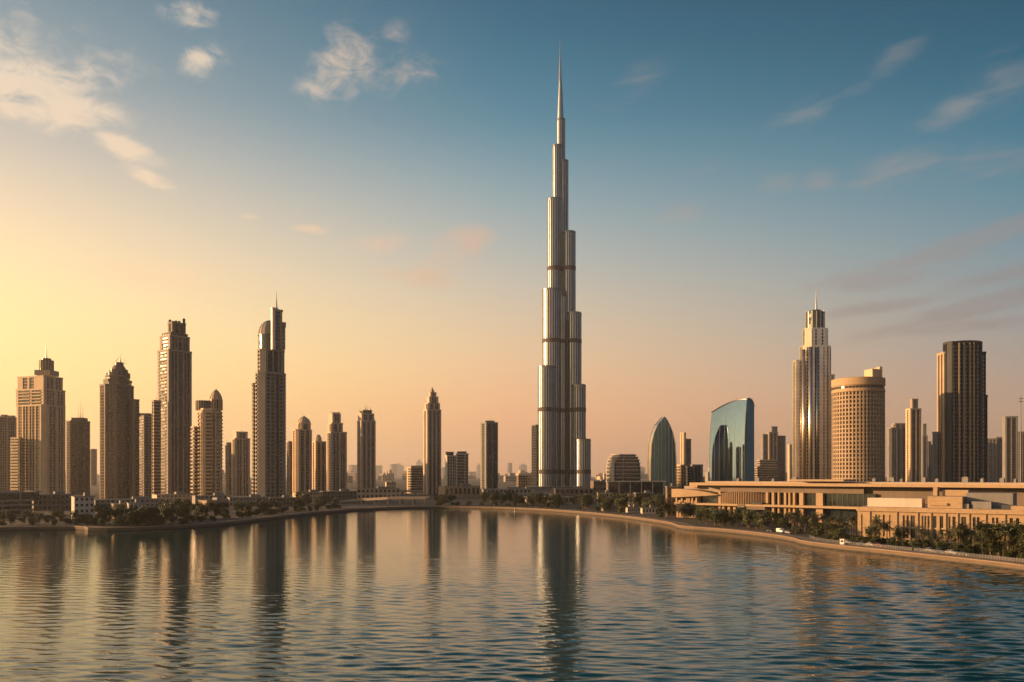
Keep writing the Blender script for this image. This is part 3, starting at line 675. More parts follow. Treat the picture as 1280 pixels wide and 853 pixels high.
Twing.tier(664.8, 670.5, 680, 532, None, 'w1', 'w1', 0, 'annex_wing', fh=5, sub=False); bpy.data.objects.remove(wo)
mb = MB(); D = DB - 90; mb.box((SX(702, D), D), (1, 0), (0, 1), -62, 62, 0, 60, GZ, GZ + 9, 0); mb.build('podium', [M['grey']], sup)

# ------------------------------------------------------------------ right bank towers
T = Tower('office_block', 'low chamfered office block with white floor lines, right of the supertall', 900, 12, 757.5, 764, 802, [M['white'], M['bglass'], M['dark']], 'office block', 5.2)
def floors(T, x0, xc, x1, rows, ddp=0):
    for yt, yb, ins in rows:
        T.tier(x0 + ins, xc + ins, x1 - ins, yt, yb, 'g6 p.25 g12', 'g1', ddp + ins * .9, 'storey', 5, 'g1', .08, 30, mats=[M['white'], M['bglass'], M['dark']], sub=False)
floors(T, 757.5, 764, 802, [(602, None, 0), (597.2, 602, 0), (592.4, 597.2, 0), (587.6, 592.4, 0), (583, 587.6, .2), (578.5, 583, .7), (574.3, 578.5, 1.6), (571.0, 574.3, 3.2), (568, 571, 6)])
T.tier(765.3, 766, 767.5, 572, None, 'p1', 'p1', -2.5, 'stair_pier', mats=[M['white']] * 3, cap=.4)

# leaf-shaped tower
def leaf(px0, px1, pxt, yt, yb):
    pr = []
    for i in range(13):
        q = i / 12; pr.append((q, math.cos(q * math.pi / 2 * 0.92)))
    return pr
D = 980; lf = thing('leaf_tower', 'teal glass tower shaped like an upright leaf, right of the chamfered offices', 'tower', (SX(830, D), D, GZ))
th = math.atan(.19); a_ = R(17) - th; e1 = (math.cos(a_), math.sin(a_)); e2 = (-math.sin(a_), math.cos(a_))
out = [(813.8, 600), (813.6, 575), (814.4, 556), (817.2, 543), (821.8, 531.5), (826.6, 526), (829.2, 523), (830.8, 521.2), (832.5, 523.2), (834.6, 526.6), (838.2, 533.8), (841.6, 543), (844.2, 556), (845.2, 575), (845.2, 600)]
def extr(out, D, xc, e1, e2, depth, mats, parent, name, rim=None, inset=0.0):
    mb = MB(); F = []
    for px, py in out:
        Cx = SX(xc, D); k1 = (px - 640) / FOC; s = (k1 * D - Cx) / (e1[0] - k1 * e1[1]); yy = D + e1[1] * s
        F.append((Cx + e1[0] * s, yy, ZP(py, yy) if py < 599 else GZ))
    n = len(F); Bk = [(x + e2[0] * depth, y + e2[1] * depth, z) for x, y, z in F]
    b = len(mb.v); mb.v += F + Bk
    mb.f.append(tuple(range(b, b + n))); mb.m.append(0); mb.f.append(tuple(b + n + i for i in reversed(range(n)))); mb.m.append(0)
    for i in range(n):
        j = (i + 1) % n; mb.f.append((b + j, b + i, b + n + i, b + n + j)); mb.m.append(1)
    return mb.build(name, mats, parent), F
extr(out, D, 816, e1, e2, 13, [M['leafglass'], M['silver']], lf, 'glass_body')
def outline_rim(F, e2, d0, d1, r, parent, name, m):
    mb = MB(); pts = [(x + e2[0] * d0, y + e2[1] * d0, z) for x, y, z in F]; mb.tube(pts, [r] * len(pts), 6); return mb.build(name, m, parent)
_, F = extr([(x, y) for x, y in out], D - 1.2, 816, e1, e2, .6, [M['leafglass'], M['silver']], lf, 'front_glazing')
outline_rim(F, e2, 0, 0, .55, lf, 'edge_rim', M['silver']); outline_rim(F, e2, 13, 0, .5, lf, 'edge_rim', M['silver'])
def interp_top(out, px):
    h = len(out) // 2; best = 999
    for (xa, ya), (xb, yb) in zip(out[:-1], out[1:]):
        if xa != xb and min(xa, xb) <= px <= max(xa, xb): best = min(best, ya + (yb - ya) * (px - xa) / (xb - xa))
    return best
for px in (818, 822.5, 827, 831.5, 836, 840.5):
    Dm = D - 1.6; Cx = SX(816, Dm); k1 = (px - 640) / FOC; s = (k1 * Dm - Cx) / (e1[0] - k1 * e1[1]); yy = Dm + e1[1] * s
    mb = MB(); mb.box((Cx + e1[0] * s, yy), e1, e2, -.22, .22, -.3, .5, GZ, ZP(interp_top(out, px) + 1.5, yy)); mb.build('mullion', M['steel'], lf)

T = Tower('slim_tower', 'slim brown tower with bright orange left side, between the leaf and curved glass towers', 1150, 40, 850.6, 855.2, 863.5, [M['taupe'], M['glass'], M['dark']])
T.tier(854, 856, 863.5, 550, None, 'p1 w3 p1', 'p1', 2)
T.tier(850.6, 854.8, 857, 541.5, None, 'p1', 'p1 w1 p1', 0, 'side_wing', mats=[M['sand'], M['glass'], M['dark']], cap=.6)
T.spire(852.8, 538.5, 542, .8, .2, 5, 'finial', ddp=3)
T = Tower('podium_block', 'low orange-lit stone block in front of the slim brown tower', 1020, 40, 845.5, 851, 857, [M['sand'], M['glass'], M['dark']], 'building')
T.tier(845.5, 851, 857, 582.5, None, 'w1', 'w1')
T = Tower('podium_block', 'low grey windowed block between the slim brown tower and the curved glass tower', 1040, 15, 857, 859, 878, [M['grey'], M['bglass'], M['dark']], 'building')
T.tier(857, 859, 867, 584.5, None, 'w1', 'w1'); T.tier(864, 866, 878, 582.3, None, 'p1 f3 p1', 'p1', 6, 'rear_block')

# curved mirror-glass tower
D = 930; cg = thing('curved_glass_tower', 'mirror-glass tower with sweeping curved roofline reflecting the sunset skyline', 'tower', (SX(915, D), D + 15, GZ))
ya = R(29); e1 = (math.cos(ya), math.sin(ya)); e2 = (-math.sin(ya), math.cos(ya))
def on_line(px, o, e): k = (px - 640) / FOC; s = (k * o[1] - o[0]) / (e[0] - k * e[1]); return (o[0] + e[0] * s, o[1] + e[1] * s)
cor = (SX(931, D), D); plan = []
NL = 14
for i in range(NL + 1):
    px = 887 + (931 - 887) * i / NL; p = on_line(px, cor, e2); bulge = 0.9 * math.sin(math.pi * i / NL)
    plan.append((p[0] - e1[0] * bulge, p[1] - e1[1] * bulge, 515.5 - 16.9 * (math.sin(math.pi / 2 * (i / NL)) ** 1.0) * .97))
for px, q in ((934, 499.0), (937, 498.3), (939.5, 500.0), (941.5, 503.5), (942.8, 509)):
    p = on_line(px, cor, e1); plan.append((p[0], p[1], q))
top = [ZP(q, y) for x, y, q in plan]
mb = MB(); n = len(plan); lean = []
LV = [0, .3, .5, .58, .66, .74, .82, .88, .94, 1.0]
def lean_at(q): return 3.6 * max(0, (q - .5) / .5) ** 2 if q > .5 else 0
fv = []
for k, q in enumerate(LV):
    for i in range(NL + 1):
        x, y, _ = plan[i]; o_ = lean_at(q); fv.append((x + e1[0] * o_, y + e1[1] * o_, GZ + (top[i] - GZ) * q))
for k in range(len(LV) - 1):
    for i in range(NL):
        a0 = k * (NL + 1) + i; mb.f.append((a0, a0 + 1, a0 + NL + 2, a0 + NL + 1)); mb.m.append(0)
mb.v = fv; mb.build('mirror_facade', [M['mirror']], cg, True)
mb = MB(); plan_b = list(plan); OT = lean_at(1.0)
plan = [(x + (e1[0] * OT if i <= NL else 0), y + (e1[1] * OT if i <= NL else 0), q) for i, (x, y, q) in enumerate(plan)]
for i in range(NL, n - 1):
    (xa, ya_, _), (xb, yb_, _) = plan_b[i], plan_b[i + 1]; mb.quad([(xa, ya_, GZ), (xb, yb_, GZ), (plan[i + 1][0], plan[i + 1][1], top[i + 1]), (plan[i][0], plan[i][1], top[i])], 1)
lastp, firstp = plan[-1], plan[0]
bkp = (lastp[0] + firstp[0] - cor[0], lastp[1] + firstp[1] - cor[1])
mb.quad([(lastp[0], lastp[1], GZ), (*bkp, GZ), (*bkp, top[0]), (lastp[0], lastp[1], top[-1])], 1)
mb.quad([(*bkp, GZ), (firstp[0], firstp[1], GZ), (firstp[0], firstp[1], top[0]), (*bkp, top[0])], 1)
for i in range(n - 1): mb.quad([(plan[i][0], plan[i][1], top[i]), (plan[i + 1][0], plan[i + 1][1], top[i + 1]), (*bkp, top[0])], 1)
mb.build('side_facade', [M['leafglass'], M['leafglass']], cg)
mb = MB(); mb.tube([(x, y, z + .2) for (x, y, _), z in zip(plan, top)], [.75] * n, 6); mb.build('roof_rim', M['steeld'], cg)
mb = MB(); x, y, _ = plan_b[NL]; mb.tube([(x + e1[0] * lean_at(q), y + e1[1] * lean_at(q), GZ + (top[NL] - GZ) * q) for q in LV], [.5] * len(LV), 6); mb.build('corner_rib', M['steeld'], cg)
for i in range(0, NL + 1, 2):
    x, y, _ = plan_b[i]; mb = MB(); mb.tube([(x + e1[0] * lean_at(q), y + e1[1] * lean_at(q), GZ + (top[i] - GZ) * q) for q in LV], [.16] * len(LV), 4); mb.build('mullion', M['steeld'], cg)

T = Tower('grey_tower', 'grey-brown stepped tower with square cap beside the curved glass tower', 1300, 16, 951.5, 954, 981.5, gre)
T.tier(951.5, 954, 961, 544, None, 'p1 w3 p1', 'p1', 2, 'side_wing'); T.tier(959.5, 961.5, 972, 541.5, None, 'p1 w2 p1 w2 p1', 'p1', -3, 'shaft', mats=tau)
T.tier(970.5, 972, 981.5, 546, None, 'p1 w3 p1', 'p1', 3, 'side_wing'); T.tier(963.8, 965, 971.3, 534.5, 541.5, 'p1', 'p1', 8, 'cap')
T.tier(944, 947, 973, 585, None, 'h1', 'h1', -30, 'podium', mats=bei); T.tier(947, 950, 972, 576, 585, 'h1', 'h1', -22, 'podium', mats=bei)
T = Tower('slim_tower', 'needle-thin orange tower just left of the silver art deco tower', 1400, 40, 984.8, 987, 989.5, san)
T.tier(984.8, 987, 989.5, 557, None, 'p1', 'p1')

sil = [M['silver'], M['bglass'], M['steel']]
T = Tower('art_deco_tower', 'silver art deco tower with stacked drum crown and tall mast, right skyline', 830, 26, 992, 1006, 1042, sil)
T.tier(997.5, 1008, 1041, 433, None, 'p1.2 f1.2 p.8 f1.2 p2 f1 p1 f1', 'p.8 f1 p.6 f1 p.8', 0, 'shaft', 8, 'p1 f1 p.6', k=1.6)
T.tier(991.8, 996, 1003, 452, None, 'p1 f1 p1', 'p1 f1 p1', 4, 'side_wing', k=1.4); T.tier(1034, 1037, 1042.5, 470, None, 'p1 f1 p1', 'p1', 5, 'side_wing')
T.tier(1002, 1010, 1036.5, 411.5, 433, 'p1 f1.2 p2 f1.2 p1', 'p1 f1 p1', 4, 'setback_tier', 8, 'p1', k=1.6)
T.drum(1007.8, 1030.3, 391, 413, 'crown_drum', sil, 14); T.drum(1012, 1026, 388.5, 391.5, 'crown_cap', sil, 14, ribs=False)
T.spire(1020.4, 361, 389, 1.3)
mb = MB(); 
for px, w_, yt in ((1004.5, 1.7, 437), (1013, 2.2, 434), (1021, 1.6, 434)):
    D = T.D - 3.5 + (px - 1008) * .25 if px > 1008 else T.D + 1; mb = MB(); mb.lathe(SX(px, D), D, [(w_, GZ), (w_, ZP(yt, D))], 10); mb.build('half_round_pilaster', [M['silver']], T.o, True)

# round hotel with grid facade
D = 690; cxh, ryh = SX(1072.5, D + 22), D + 22; rh = 30.5 * (D + 22) / FOC
ht = thing('round_hotel', 'round beige hotel block with deep square window grid and smooth lit crown band', 'hotel', (cxh, ryh, GZ))
z_b, z_t = ZP(489, D), ZP(471, D)
mb = MB(); mb.lathe(cxh, ryh, [(rh - 2.4, GZ), (rh - 2.4, z_b + 1)], 56, 0); mb.build('glazed_core', [M['glass']], ht)
nf, ncol = 28, 46
mb = MB()
for i in range(nf):
    z0 = GZ + (z_b - GZ) * i / nf; mb.lathe(cxh, ryh, [(rh - 2.6, z0), (rh - .1, z0), (rh - .1, z0 + 1.2), (rh - 2.6, z0 + 1.2)], 92, 0)
mb.build('floor_slabs', [M['hotel']], ht)
mb = MB()
for i in range(ncol):
    a = 2 * math.pi * i / ncol; c = (cxh + rh * math.cos(a), ryh + rh * math.sin(a)); mb.box(c, (-math.sin(a), math.cos(a)), (math.cos(a), math.sin(a)), -.62, .62, -2.6, .15, GZ, z_b)
mb.build('pier_grid', [M['hotel']], ht)
mb = MB(); mb.lathe(cxh, ryh, [(rh - .5, z_b), (rh + .4, z_b + .4), (rh + .4, ZP(485, D)), (rh - .3, ZP(484.8, D)), (rh - .3, ZP(480.5, D)), (rh + .5, ZP(480.2, D)), (rh + .5, z_t), (rh - 1, z_t + .3)], 64); mb.build('crown_band', [M['mall']], ht)
mb = MB()
for i in range(44):
    a = 2 * math.pi * i / 44; c = (cxh + (rh - .3) * math.cos(a), ryh + (rh - .3) * math.sin(a)); mb.box(c, (-math.sin(a), math.cos(a)), (math.cos(a), math.sin(a)), -1.2, 1.2, -.4, .25, ZP(484.2, D), ZP(481.3, D))
mb.build('crown_windows', [M['glass']], ht)
P = []
for i in range(15):
    a = R(-78 + 90 * i / 14); P.append((cxh + (rh - 2) * math.cos(a), ryh + (rh - 2) * math.sin(a)))
for i in range(15):
    a = R(12 - 90 * i / 14); P.append((cxh + (rh - 13) * math.cos(a), ryh + (rh - 13) * math.sin(a)))
mb = MB(); mb.prism(P, z_t - .5, ZP(460.5, D)); mb.build('raised_roof_storey', [M['sand']], ht)
mb = MB(); D2 = D + 8; mb.box((SX(1101, D2), D2), (1, 0), (0, 1), -1, 1.4, 0, 12, ZP(480, D2), ZP(458.5, D2)); mb.build('lift_shaft', [M['sand']], ht)

T = Tower('grey_tower', 'dim grey flat tower beside the round hotel', 1250, 22, 1109.5, 1114, 1127, gre)
T.tier(1109.5, 1114, 1122, 536, None, 'p1 w3 p1', 'p1 w1'); T.tier(1115, 1119, 1133, 530.5, None, 'p1 w2 p2 w2 p1', 'p1 w1', 4, 'rear_block', mats=tau)
T = Tower('capped_tower', 'slim gold-edged tower with square cap, between the round hotel and the dark fluted tower', 1180, 26, 1132.5, 1138, 1151, tau)
T.tier(1132.5, 1138, 1151, 512, None, 'p1 g2 p.6 f2 p1', 'p1 w1 p1', mats=[M['sand'], M['bglass'], M['dark']]); T.tier(1138, 1140.5, 1147, 500, 512, 'p1 w1 p1', 'p1', 5, 'cap'); T.spire(1141, 496, 501, .8, .2, 5)
T = Tower('grey_tower', 'thin stepped grey tower behind the capped one', 1350, 20, 1151, 1153.5, 1159, gre)
T.tier(1151, 1153.5, 1159, 546, None, 'p1 w2 p1', 'p1'); T.tier(1152.5, 1154, 1157.5, 531, 546, 'p1', 'p1', 2, 'cap')
T = Tower('grey_tower', 'dull grey low slab tower left against the dark fluted tower', 1400, 20, 1157, 1160, 1169, gre)
T.tier(1157, 1160, 1163.5, 553, None, 'p1 w2', 'p1'); T.tier(1162, 1164.5, 1169, 557, None, 'p1 w2 p1', 'p1', 3, 'shaft')

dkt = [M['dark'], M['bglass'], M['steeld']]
T = Tower('dark_fluted_tower', 'big dark fluted tower with cut corners and sunlit left wing, right end', 720, 28, 1172, 1185, 1231.5, drk)
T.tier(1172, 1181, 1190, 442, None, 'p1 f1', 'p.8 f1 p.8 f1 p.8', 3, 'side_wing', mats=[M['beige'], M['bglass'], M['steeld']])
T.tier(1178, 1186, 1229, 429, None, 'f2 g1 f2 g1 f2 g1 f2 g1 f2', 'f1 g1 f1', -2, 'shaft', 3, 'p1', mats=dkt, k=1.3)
T.tier(1222, 1225, 1231.5, 442, None, 'f1', 'p1', 6, 'side_wing', mats=dkt); T.tier(1226, 1228, 1233.5, 496, None, 'p1 w1', 'p1', 10, 'side_wing')
T.tier(1166.5, 1169, 1174, 542, None, 'p1 w1', 'p1 w1', 8, 'side_wing', mats=gre)
for px in (1198, 1204, 1211.5, 1216.5):
    th_ = T.rect(1178, 1186, 1229, -2); p_ = on_line(px, th_[0], T.e1); mb = MB(); mb.box(p_, T.e1, T.e2, -.35, .35, -1.9, .2, GZ, ZP(429, p_[1])); mb.build('light_fin', [M['hotel']], T.o)
T.drum(1190, 1224, 427.3, 429.5, 'roof_ring', dkt, 24, ribs=False, sy=.6)
T = Tower('grey_tower', 'low grey tower in shade just right of the dark fluted tower', 1250, 16, 1233.5, 1236, 1254.5, gre)
T.tier(1233.5, 1236, 1246, 549.5, None, 'p1 w2 p1 w2 p1', 'p1'); T.tier(1245, 1246, 1254.5, 547.5, None, 'p1 w2 p1', 'p1', 4, 'rear_block')
T = Tower('grey_tower', 'taller blue-grey flat tower near the right edge', 1100, 18, 1253.5, 1257, 1271.5, drk)
T.tier(1253.5, 1257, 1271.5, 522, None, 'p.6 g2 p.6 g2 p.6', 'p1', mats=[M['grey'], M['bglass'], M['dark']])
T = Tower('grey_tower', 'grey tower cut off by the right edge of the photo', 1130, 18, 1270, 1273, 1292, gre)
T.tier(1270, 1273, 1292, 541, None, 'p1 w2 p1 w2 p1', 'p1')
D = 1050; o = thing('lattice_mast', 'thin pale lattice mast above the towers at the right edge', 'mast', (SX(1276, D), D, GZ)); mb = MB()
mb.lathe(SX(1276, D), D, [(1.1, GZ), (.5, ZP(505, D)), (.25, ZP(494, D))], 6); mb.build('pole', M['grey'], o); mb = MB()
for z in (ZP(499, D), ZP(502.5, D)): mb.box((SX(1276, D), D), (1, 0), (0, 1), -2.6, 2.6, -.4, .4, z, z + .9)
mb.build('antenna_arms', M['grey'], o)

# ------------------------------------------------------------------ far hazy city
far_r = random.Random(21); nm = 0
for i in range(80):
    px = far_r.choice([far_r.uniform(425, 530), far_r.uniform(430, 670), far_r.uniform(745, 1000), far_r.uniform(100, 450), far_r.uniform(1100, 1280)])
    D = far_r.uniform(13000, 22000); yt = far_r.uniform(577, 597) if 430 < px < 670 else far_r.uniform(580, 597); wpx = far_r.uniform(5, 14)
    reg = 'between the left towers' if px < 425 else 'in the bright gap left of the supertall' if px < 670 else 'low behind the leaf and mirror-glass towers' if px < 1000 else 'behind the right-hand towers'
    T = Tower('far_tower', 'faint far tower fading into haze ' + reg, D, far_r.uniform(8, 35), px, px + wpx * .3, px + wpx, [far_r.choice([M['beige'], M['taupe'], M['grey']]), M['glass'], M['dark']], group='far towers ' + reg, fh=30)
    T.tier(px, px + wpx * .3, px + wpx, yt, None, 'w1', 'w1', sub=False)
    if far_r.random() < .5: T.block(px + wpx * .3, px + wpx * .7, yt - far_r.uniform(1, 3), yt)

for i in range(110):
    px = far_r.choice([far_r.uniform(60, 670), far_r.uniform(425, 680), far_r.uniform(735, 1000), far_r.uniform(1100, 1280)]); D = far_r.uniform(2600, 7500); wpx = far_r.uniform(6, 22)
    reg = 'behind the left towers' if px < 440 else 'in the bright gap left of the supertall' if px < 680 else 'between the supertall and the art deco tower' if px < 1000 else 'behind the right-hand towers'
    yaw_ = R(far_r.uniform(-20, 40)); c_ = (SX(px, D), D); L_ = wpx * D / FOC; h_ = far_r.uniform(14, 34) * (1 + D / 9000); e1_ = (math.cos(yaw_), math.sin(yaw_)); e2_ = (-math.sin(yaw_), math.cos(yaw_)); mb = MB()
    mb.box(c_, e1_, e2_, 0, L_, 0, L_ * .6, GZ, GZ + h_); q0 = far_r.uniform(.1, .5); mb.box(c_, e1_, e2_, L_ * q0, L_ * (q0 + .3), L_ * .1, L_ * .5, GZ + h_, GZ + h_ * far_r.uniform(1.1, 1.5))
    for f_ in range(3): mb.box(c_, e1_, e2_, L_ * .03, L_ * .97, -.3, .3, GZ + h_ * (.2 + .26 * f_), GZ + h_ * (.3 + .26 * f_), 1)
    tag(mb.build('far_block', [far_r.choice([M['beige'], M['sand'], M['taupe']]), M['glass']]), 'low far city block dissolving in haze ' + reg, 'building', 'low far blocks ' + reg)

# ------------------------------------------------------------------ waterside halls on the right bank
class Line:
    """a wall line in plan given by two photo columns and depths; s runs along it, o outwards, heights read from photo rows"""
    def __init__(self, pxa, Da, pxb, Db):
        self.a = (SX(pxa, Da), Da); b = (SX(pxb, Db), Db); L = math.dist(self.a, b); self.L = L
        self.t = ((b[0] - self.a[0]) / L, (b[1] - self.a[1]) / L); self.n = (self.t[1], -self.t[0])
    def s(self, px): k = (px - 640) / FOC; return (k * self.a[1] - self.a[0]) / (self.t[0] - k * self.t[1])
    def p(self, px, o=0.0): s = self.s(px); return (self.a[0] + self.t[0] * s + self.n[0] * o, self.a[1] + self.t[1] * s + self.n[1] * o)
    def z(self, py, px): return ZP(py, self.p(px)[1])
    def box(self, mb, pa, pb, o0, o1, z0, z1, m=0): mb.box(self.a, self.t, self.n, self.s(pa), self.s(pb), o0, o1, z0, z1, m)

Lm = Line(845, 545, 1280, 412)
mall = thing('waterside_hall', 'long low sunlit stone hall with thin flat roof, ribbed drum and columns, right bank', 'hall', (*Lm.p(1000), GZ))
mg = [M['mall'], M['bglass'], M['slab']]
ZR = 25.2
def part(name, fn, mats, parent=mall):
    mb = MB(); fn(mb); return mb.build(name, mats, parent)
part('rear_wall', lambda mb: Lm.box(mb, 847, 1420, -60, -9, GZ, ZR - 2.2), [M['taupe']])
part('upper_wall', lambda mb: (Lm.box(mb, 898, 1078, -9.2, -2.5, 19.5, ZR - 2.0), Lm.box(mb, 1078, 1420, -9.3, -6, 14, ZR - 2.1)), [M['brown']])  # dark brown paints the deep shadow under the roof into the wall colour
part('flat_roof', lambda mb: (Lm.box(mb, 868, 1420, -61, 3.0, ZR - 1.6, ZR), Lm.box(mb, 872, 1410, -50, -14, ZR, ZR + 1.1)), [M['slab']])
part('roof_fascia', lambda mb: Lm.box(mb, 867.5, 1420, 3.0, 3.4, ZR - 1.5, ZR + .3), [M['mall']])
for px, o_, w_, h_ in ((905, -18, 3, 1.8), (922, -26, 5, 2.2), (948, -20, 3, 1.6), (966, -30, 6, 2.6), (1075, -22, 4, 2.0), (1092, -28, 7, 2.4), (1112, -20, 3, 1.7), (1136, -26, 5, 2.4), (1158, -18, 4, 1.8), (1186, -30, 8, 2.8), (1214, -22, 4, 2.0), (1236, -28, 6, 2.2), (1258, -20, 3, 1.8)):
    part('roof_unit', lambda mb: (Lm.box(mb, px, px + w_, o_ - 4, o_, ZR + 1.1, ZR + 1.1 + h_), Lm.box(mb, px + w_ * .2, px + w_ * .8, o_ - 3, o_ - 1, ZR + 1.1 + h_, ZR + 1.5 + h_)), [M['grey']])
part('roof_canopy', lambda mb: Lm.box(mb, 988, 1056, -20, 2.0, ZR + 1.5, ZR + 2.6), [M['mall']])
part('roof_skylight', lambda mb: Lm.box(mb, 858, 868, -30, -4, ZR - 3, ZR + .2), [M['mall']])
part('ledge', lambda mb: Lm.box(mb, 845, 1092, -9, 2.6, 10.6, 12.0), [M['mall']])
part('lower_glazing', lambda mb: Lm.box(mb, 846, 1092, -9, -3.5, GZ, 10.6), [M['bglass']])
part('upper_glazing', lambda mb: Lm.box(mb, 899, 1092, -9, -4.0, 12, 19.5), [M['bglass']])
for a, b in ((870.5, 872.8), (897.5, 900), (956.5, 959.5), (964, 967), (971, 973), (979.5, 982), (984.5, 986.5), (990.5, 993), (998.5, 1003.5), (1019.5, 1028)):
    part('column', lambda mb: Lm.box(mb, a, b, -3.6, -.6 if b - a > 2.2 else -1.2, GZ, 19.6), [M['mall']])
for a, b in ((902, 905), (909, 912), (916, 919)): part('lower_pier', lambda mb: Lm.box(mb, a, b, -3.6, -.4, GZ, 10.7), [M['mall']])
part('lower_wall', lambda mb: Lm.box(mb, 846, 872, -3.6, .4, GZ, 10.6), [M['mall']])
for i in range(7): part('wall_rib', lambda mb: Lm.box(mb, 847.5 + i * 3.6, 848.6 + i * 3.6, .4, .8, GZ + .5, 10.4), [M['mall']])
# left pavilion with tapering curved canopy
def canopy(mb):
    pts = []; N = 14
    for i in range(N + 1):
        px = 843.5 + (899 - 843.5) * i / N; q = i / N; zt = ZP(611.3 + 7.2 * q ** 2.2, Lm.p(px)[1]); zb = ZP(621.5 - 2.6 * q ** 1.6, Lm.p(px)[1]); o = 3.4 * math.cos(q * 1.35) + 1.0; pts.append((px, o, zb, zt))
    for (pa, oa, za, ta), (pb, ob, zb, tb) in zip(pts[:-1], pts[1:]):
        A, B = Lm.p(pa, oa), Lm.p(pb, ob); A2, B2 = Lm.p(pa, -9), Lm.p(pb, -9)
        mb.quad([(*A, za), (*B, zb), (*B, tb), (*A, ta)]); mb.quad([(*A, ta), (*B, tb), (*B2, tb), (*A2, ta)]); mb.quad([(*A, za), (*A2, za), (*B2, zb), (*B, zb)])
    A, A2 = Lm.p(pts[0][0], pts[0][1]), Lm.p(pts[0][0], -9); mb.quad([(*A, pts[0][2]), (*A, pts[0][3]), (*A2, pts[0][3]), (*A2, pts[0][2])])
part('curved_canopy', canopy, [M['mall']])
part('pavilion_wall', lambda mb: (Lm.box(mb, 845.5, 872, -9, .3, 12, 13.4), Lm.box(mb, 845.5, 872, -9, -.6, 13.4, 17.6, 1), Lm.box(mb, 845.5, 872, -9, .3, 15.4, 15.9), Lm.box(mb, 845.5, 872, -9, .1, 17.6, 18.6)), [M['mall'], M['glass']])
for px in (846.2, 853, 859.5, 862, 866, 871): part('pavilion_pier', lambda mb: Lm.box(mb, px - .9, px + .9, -.8, .9, 12, 18.4), [M['mall']])
part('dark_opening', lambda mb: Lm.box(mb, 872, 898, -8.8, -3.2, 12, 18.0), [M['bglass']])
# bulging ribbed drum
def drumwall(mb):
    N = 40; pr = []
    for i in range(N + 1):
        px = 899.8 + (957.5 - 899.8) * i / N; q = i / N; o = -3.5 + 6.0 * math.sin(math.pi * (.10 + .85 * q)) ** .8; pr.append((px, o))
    for i in range(N):
        (pa, oa), (pb, ob) = pr[i], pr[i + 1]; A, B = Lm.p(pa, oa), Lm.p(pb, ob); q = (i + .5) / N
        zt = 17.7 + 2.0 * math.sin(math.pi * min(1, q * .8 + .12)) ** 1.0
        mb.quad([(*A, 12), (*B, 12), (*B, zt), (*A, zt)])
        if i % 2 == 0:
            C_ = Lm.p(pa + .25, oa + .9); D_ = Lm.p(pa + .85, (oa + ob) / 2 + .9)
            mb.prism([A, C_, D_, Lm.p(pa + 1.1, (oa + ob) / 2)], 12, zt + .25)
        Ab, Bb = Lm.p(pa, -5), Lm.p(pb, -5); mb.quad([(*A, zt), (*B, zt), (*Bb, zt), (*Ab, zt)])
part('ribbed_drum', drumwall, [M['mall']])
part('drum_balcony', lambda mb: Lm.box(mb, 941, 955, -2, 3.3, 12.0, 13.2), [M['dark']])
part('balcony_box', lambda mb: Lm.box(mb, 924, 933, -2, 2.9, 9.8, 12.3), [M['brown']])
part('soffit_strip', lambda mb: Lm.box(mb, 935, 958, -2, 2.2, 8.6, 10.5), [M['brown']])
for i in range(9):
    a = 1031 + i * 6.5
    part('mullion', lambda mb: Lm.box(mb, a, a + .5, -4.1, -3.7, 12, 19.5), [M['steeld']])
for i in range(8):
    a = 1004.5 + i * 2; part('mullion', lambda mb: Lm.box(mb, a, a + .35, -4.1, -3.7, 12, 19.5), [M['steeld']])

# nearer wing
Lw = Line(1072, 348, 1280, 312)
wing = thing('stone_wing', 'sunlit sandstone wing with tall dark slit windows behind the palms, right bank', 'building', (*Lw.p(1180), GZ))
ZW = ZP(637, Lw.p(1150)[1])
groups = [(1076.5, 1078.2), (1094, 1096.5), (1098, 1099.5), (1103.5, 1106), (1111.5, 1113), (1128.3, 1131), (1133.3, 1136), (1138.3, 1143.5), (1152, 1154.3), (1155.5, 1157.8), (1159.3, 1162), (1166.5, 1170.5), (1174.5, 1179), (1185.5, 1188), (1190.5, 1194.5), (1201.5, 1207.5), (1216, 1219.5), (1221, 1224.5), (1240, 1243), (1245, 1248), (1262, 1266), (1270, 1274), (1290, 1294), (1300, 1304)]
def wingwall(mb):
    prev = 1072.0
    for a, b in groups:
        Lw.box(mb, prev, a, -1.2, 0, GZ, ZW - 1.2); Lw.box(mb, a, b, -1.2, 0, ZW - 2.6, ZW - 1.2); Lw.box(mb, a, b, -1.2, 0, GZ, GZ + 2.2); prev = b
    Lw.box(mb, prev, 1330, -1.2, 0, GZ, ZW - 1.2)
    Lw.box(mb, 1072.02, 1330, -40, -1.2, GZ, ZW - 1.3)
part('wall', wingwall, [M['mall']], wing)
part('cornice', lambda mb: (Lw.box(mb, 1071, 1331, -41, .9, ZW - 1.2, ZW), Lw.box(mb, 1071.5, 1331, -40, .5, ZW, ZW + .5)), [M['mall']], wing)
for i, (a, b) in enumerate(groups):
    def win(mb):
        Lw.box(mb, a + .02, b - .02, -1.19, -.75, GZ + 2.2, ZW - 2.6, 1)
    wo2 = part('window', win, [M['lintel'], M['bglass']], wing)
    part('mullion', lambda mb: Lw.box(mb, (a + b) / 2 - .12, (a + b) / 2 + .12, -.745, -.5, GZ + 2.2, ZW - 2.6, 0), [M['lintel']], wo2); part('transom', lambda mb: Lw.box(mb, a + .03, b - .03, -.74, -.45, GZ + 6.1, GZ + 6.7, 0), [M['lintel']], wo2)
for px in (1087, 1121, 1147, 1163.5, 1182, 1197, 1211, 1232, 1256): part('pilaster', lambda mb: Lw.box(mb, px - .8, px + .8, 0, .45, GZ, ZW - 1.2), [M['mall']], wing)
Dr = lambda o: -o
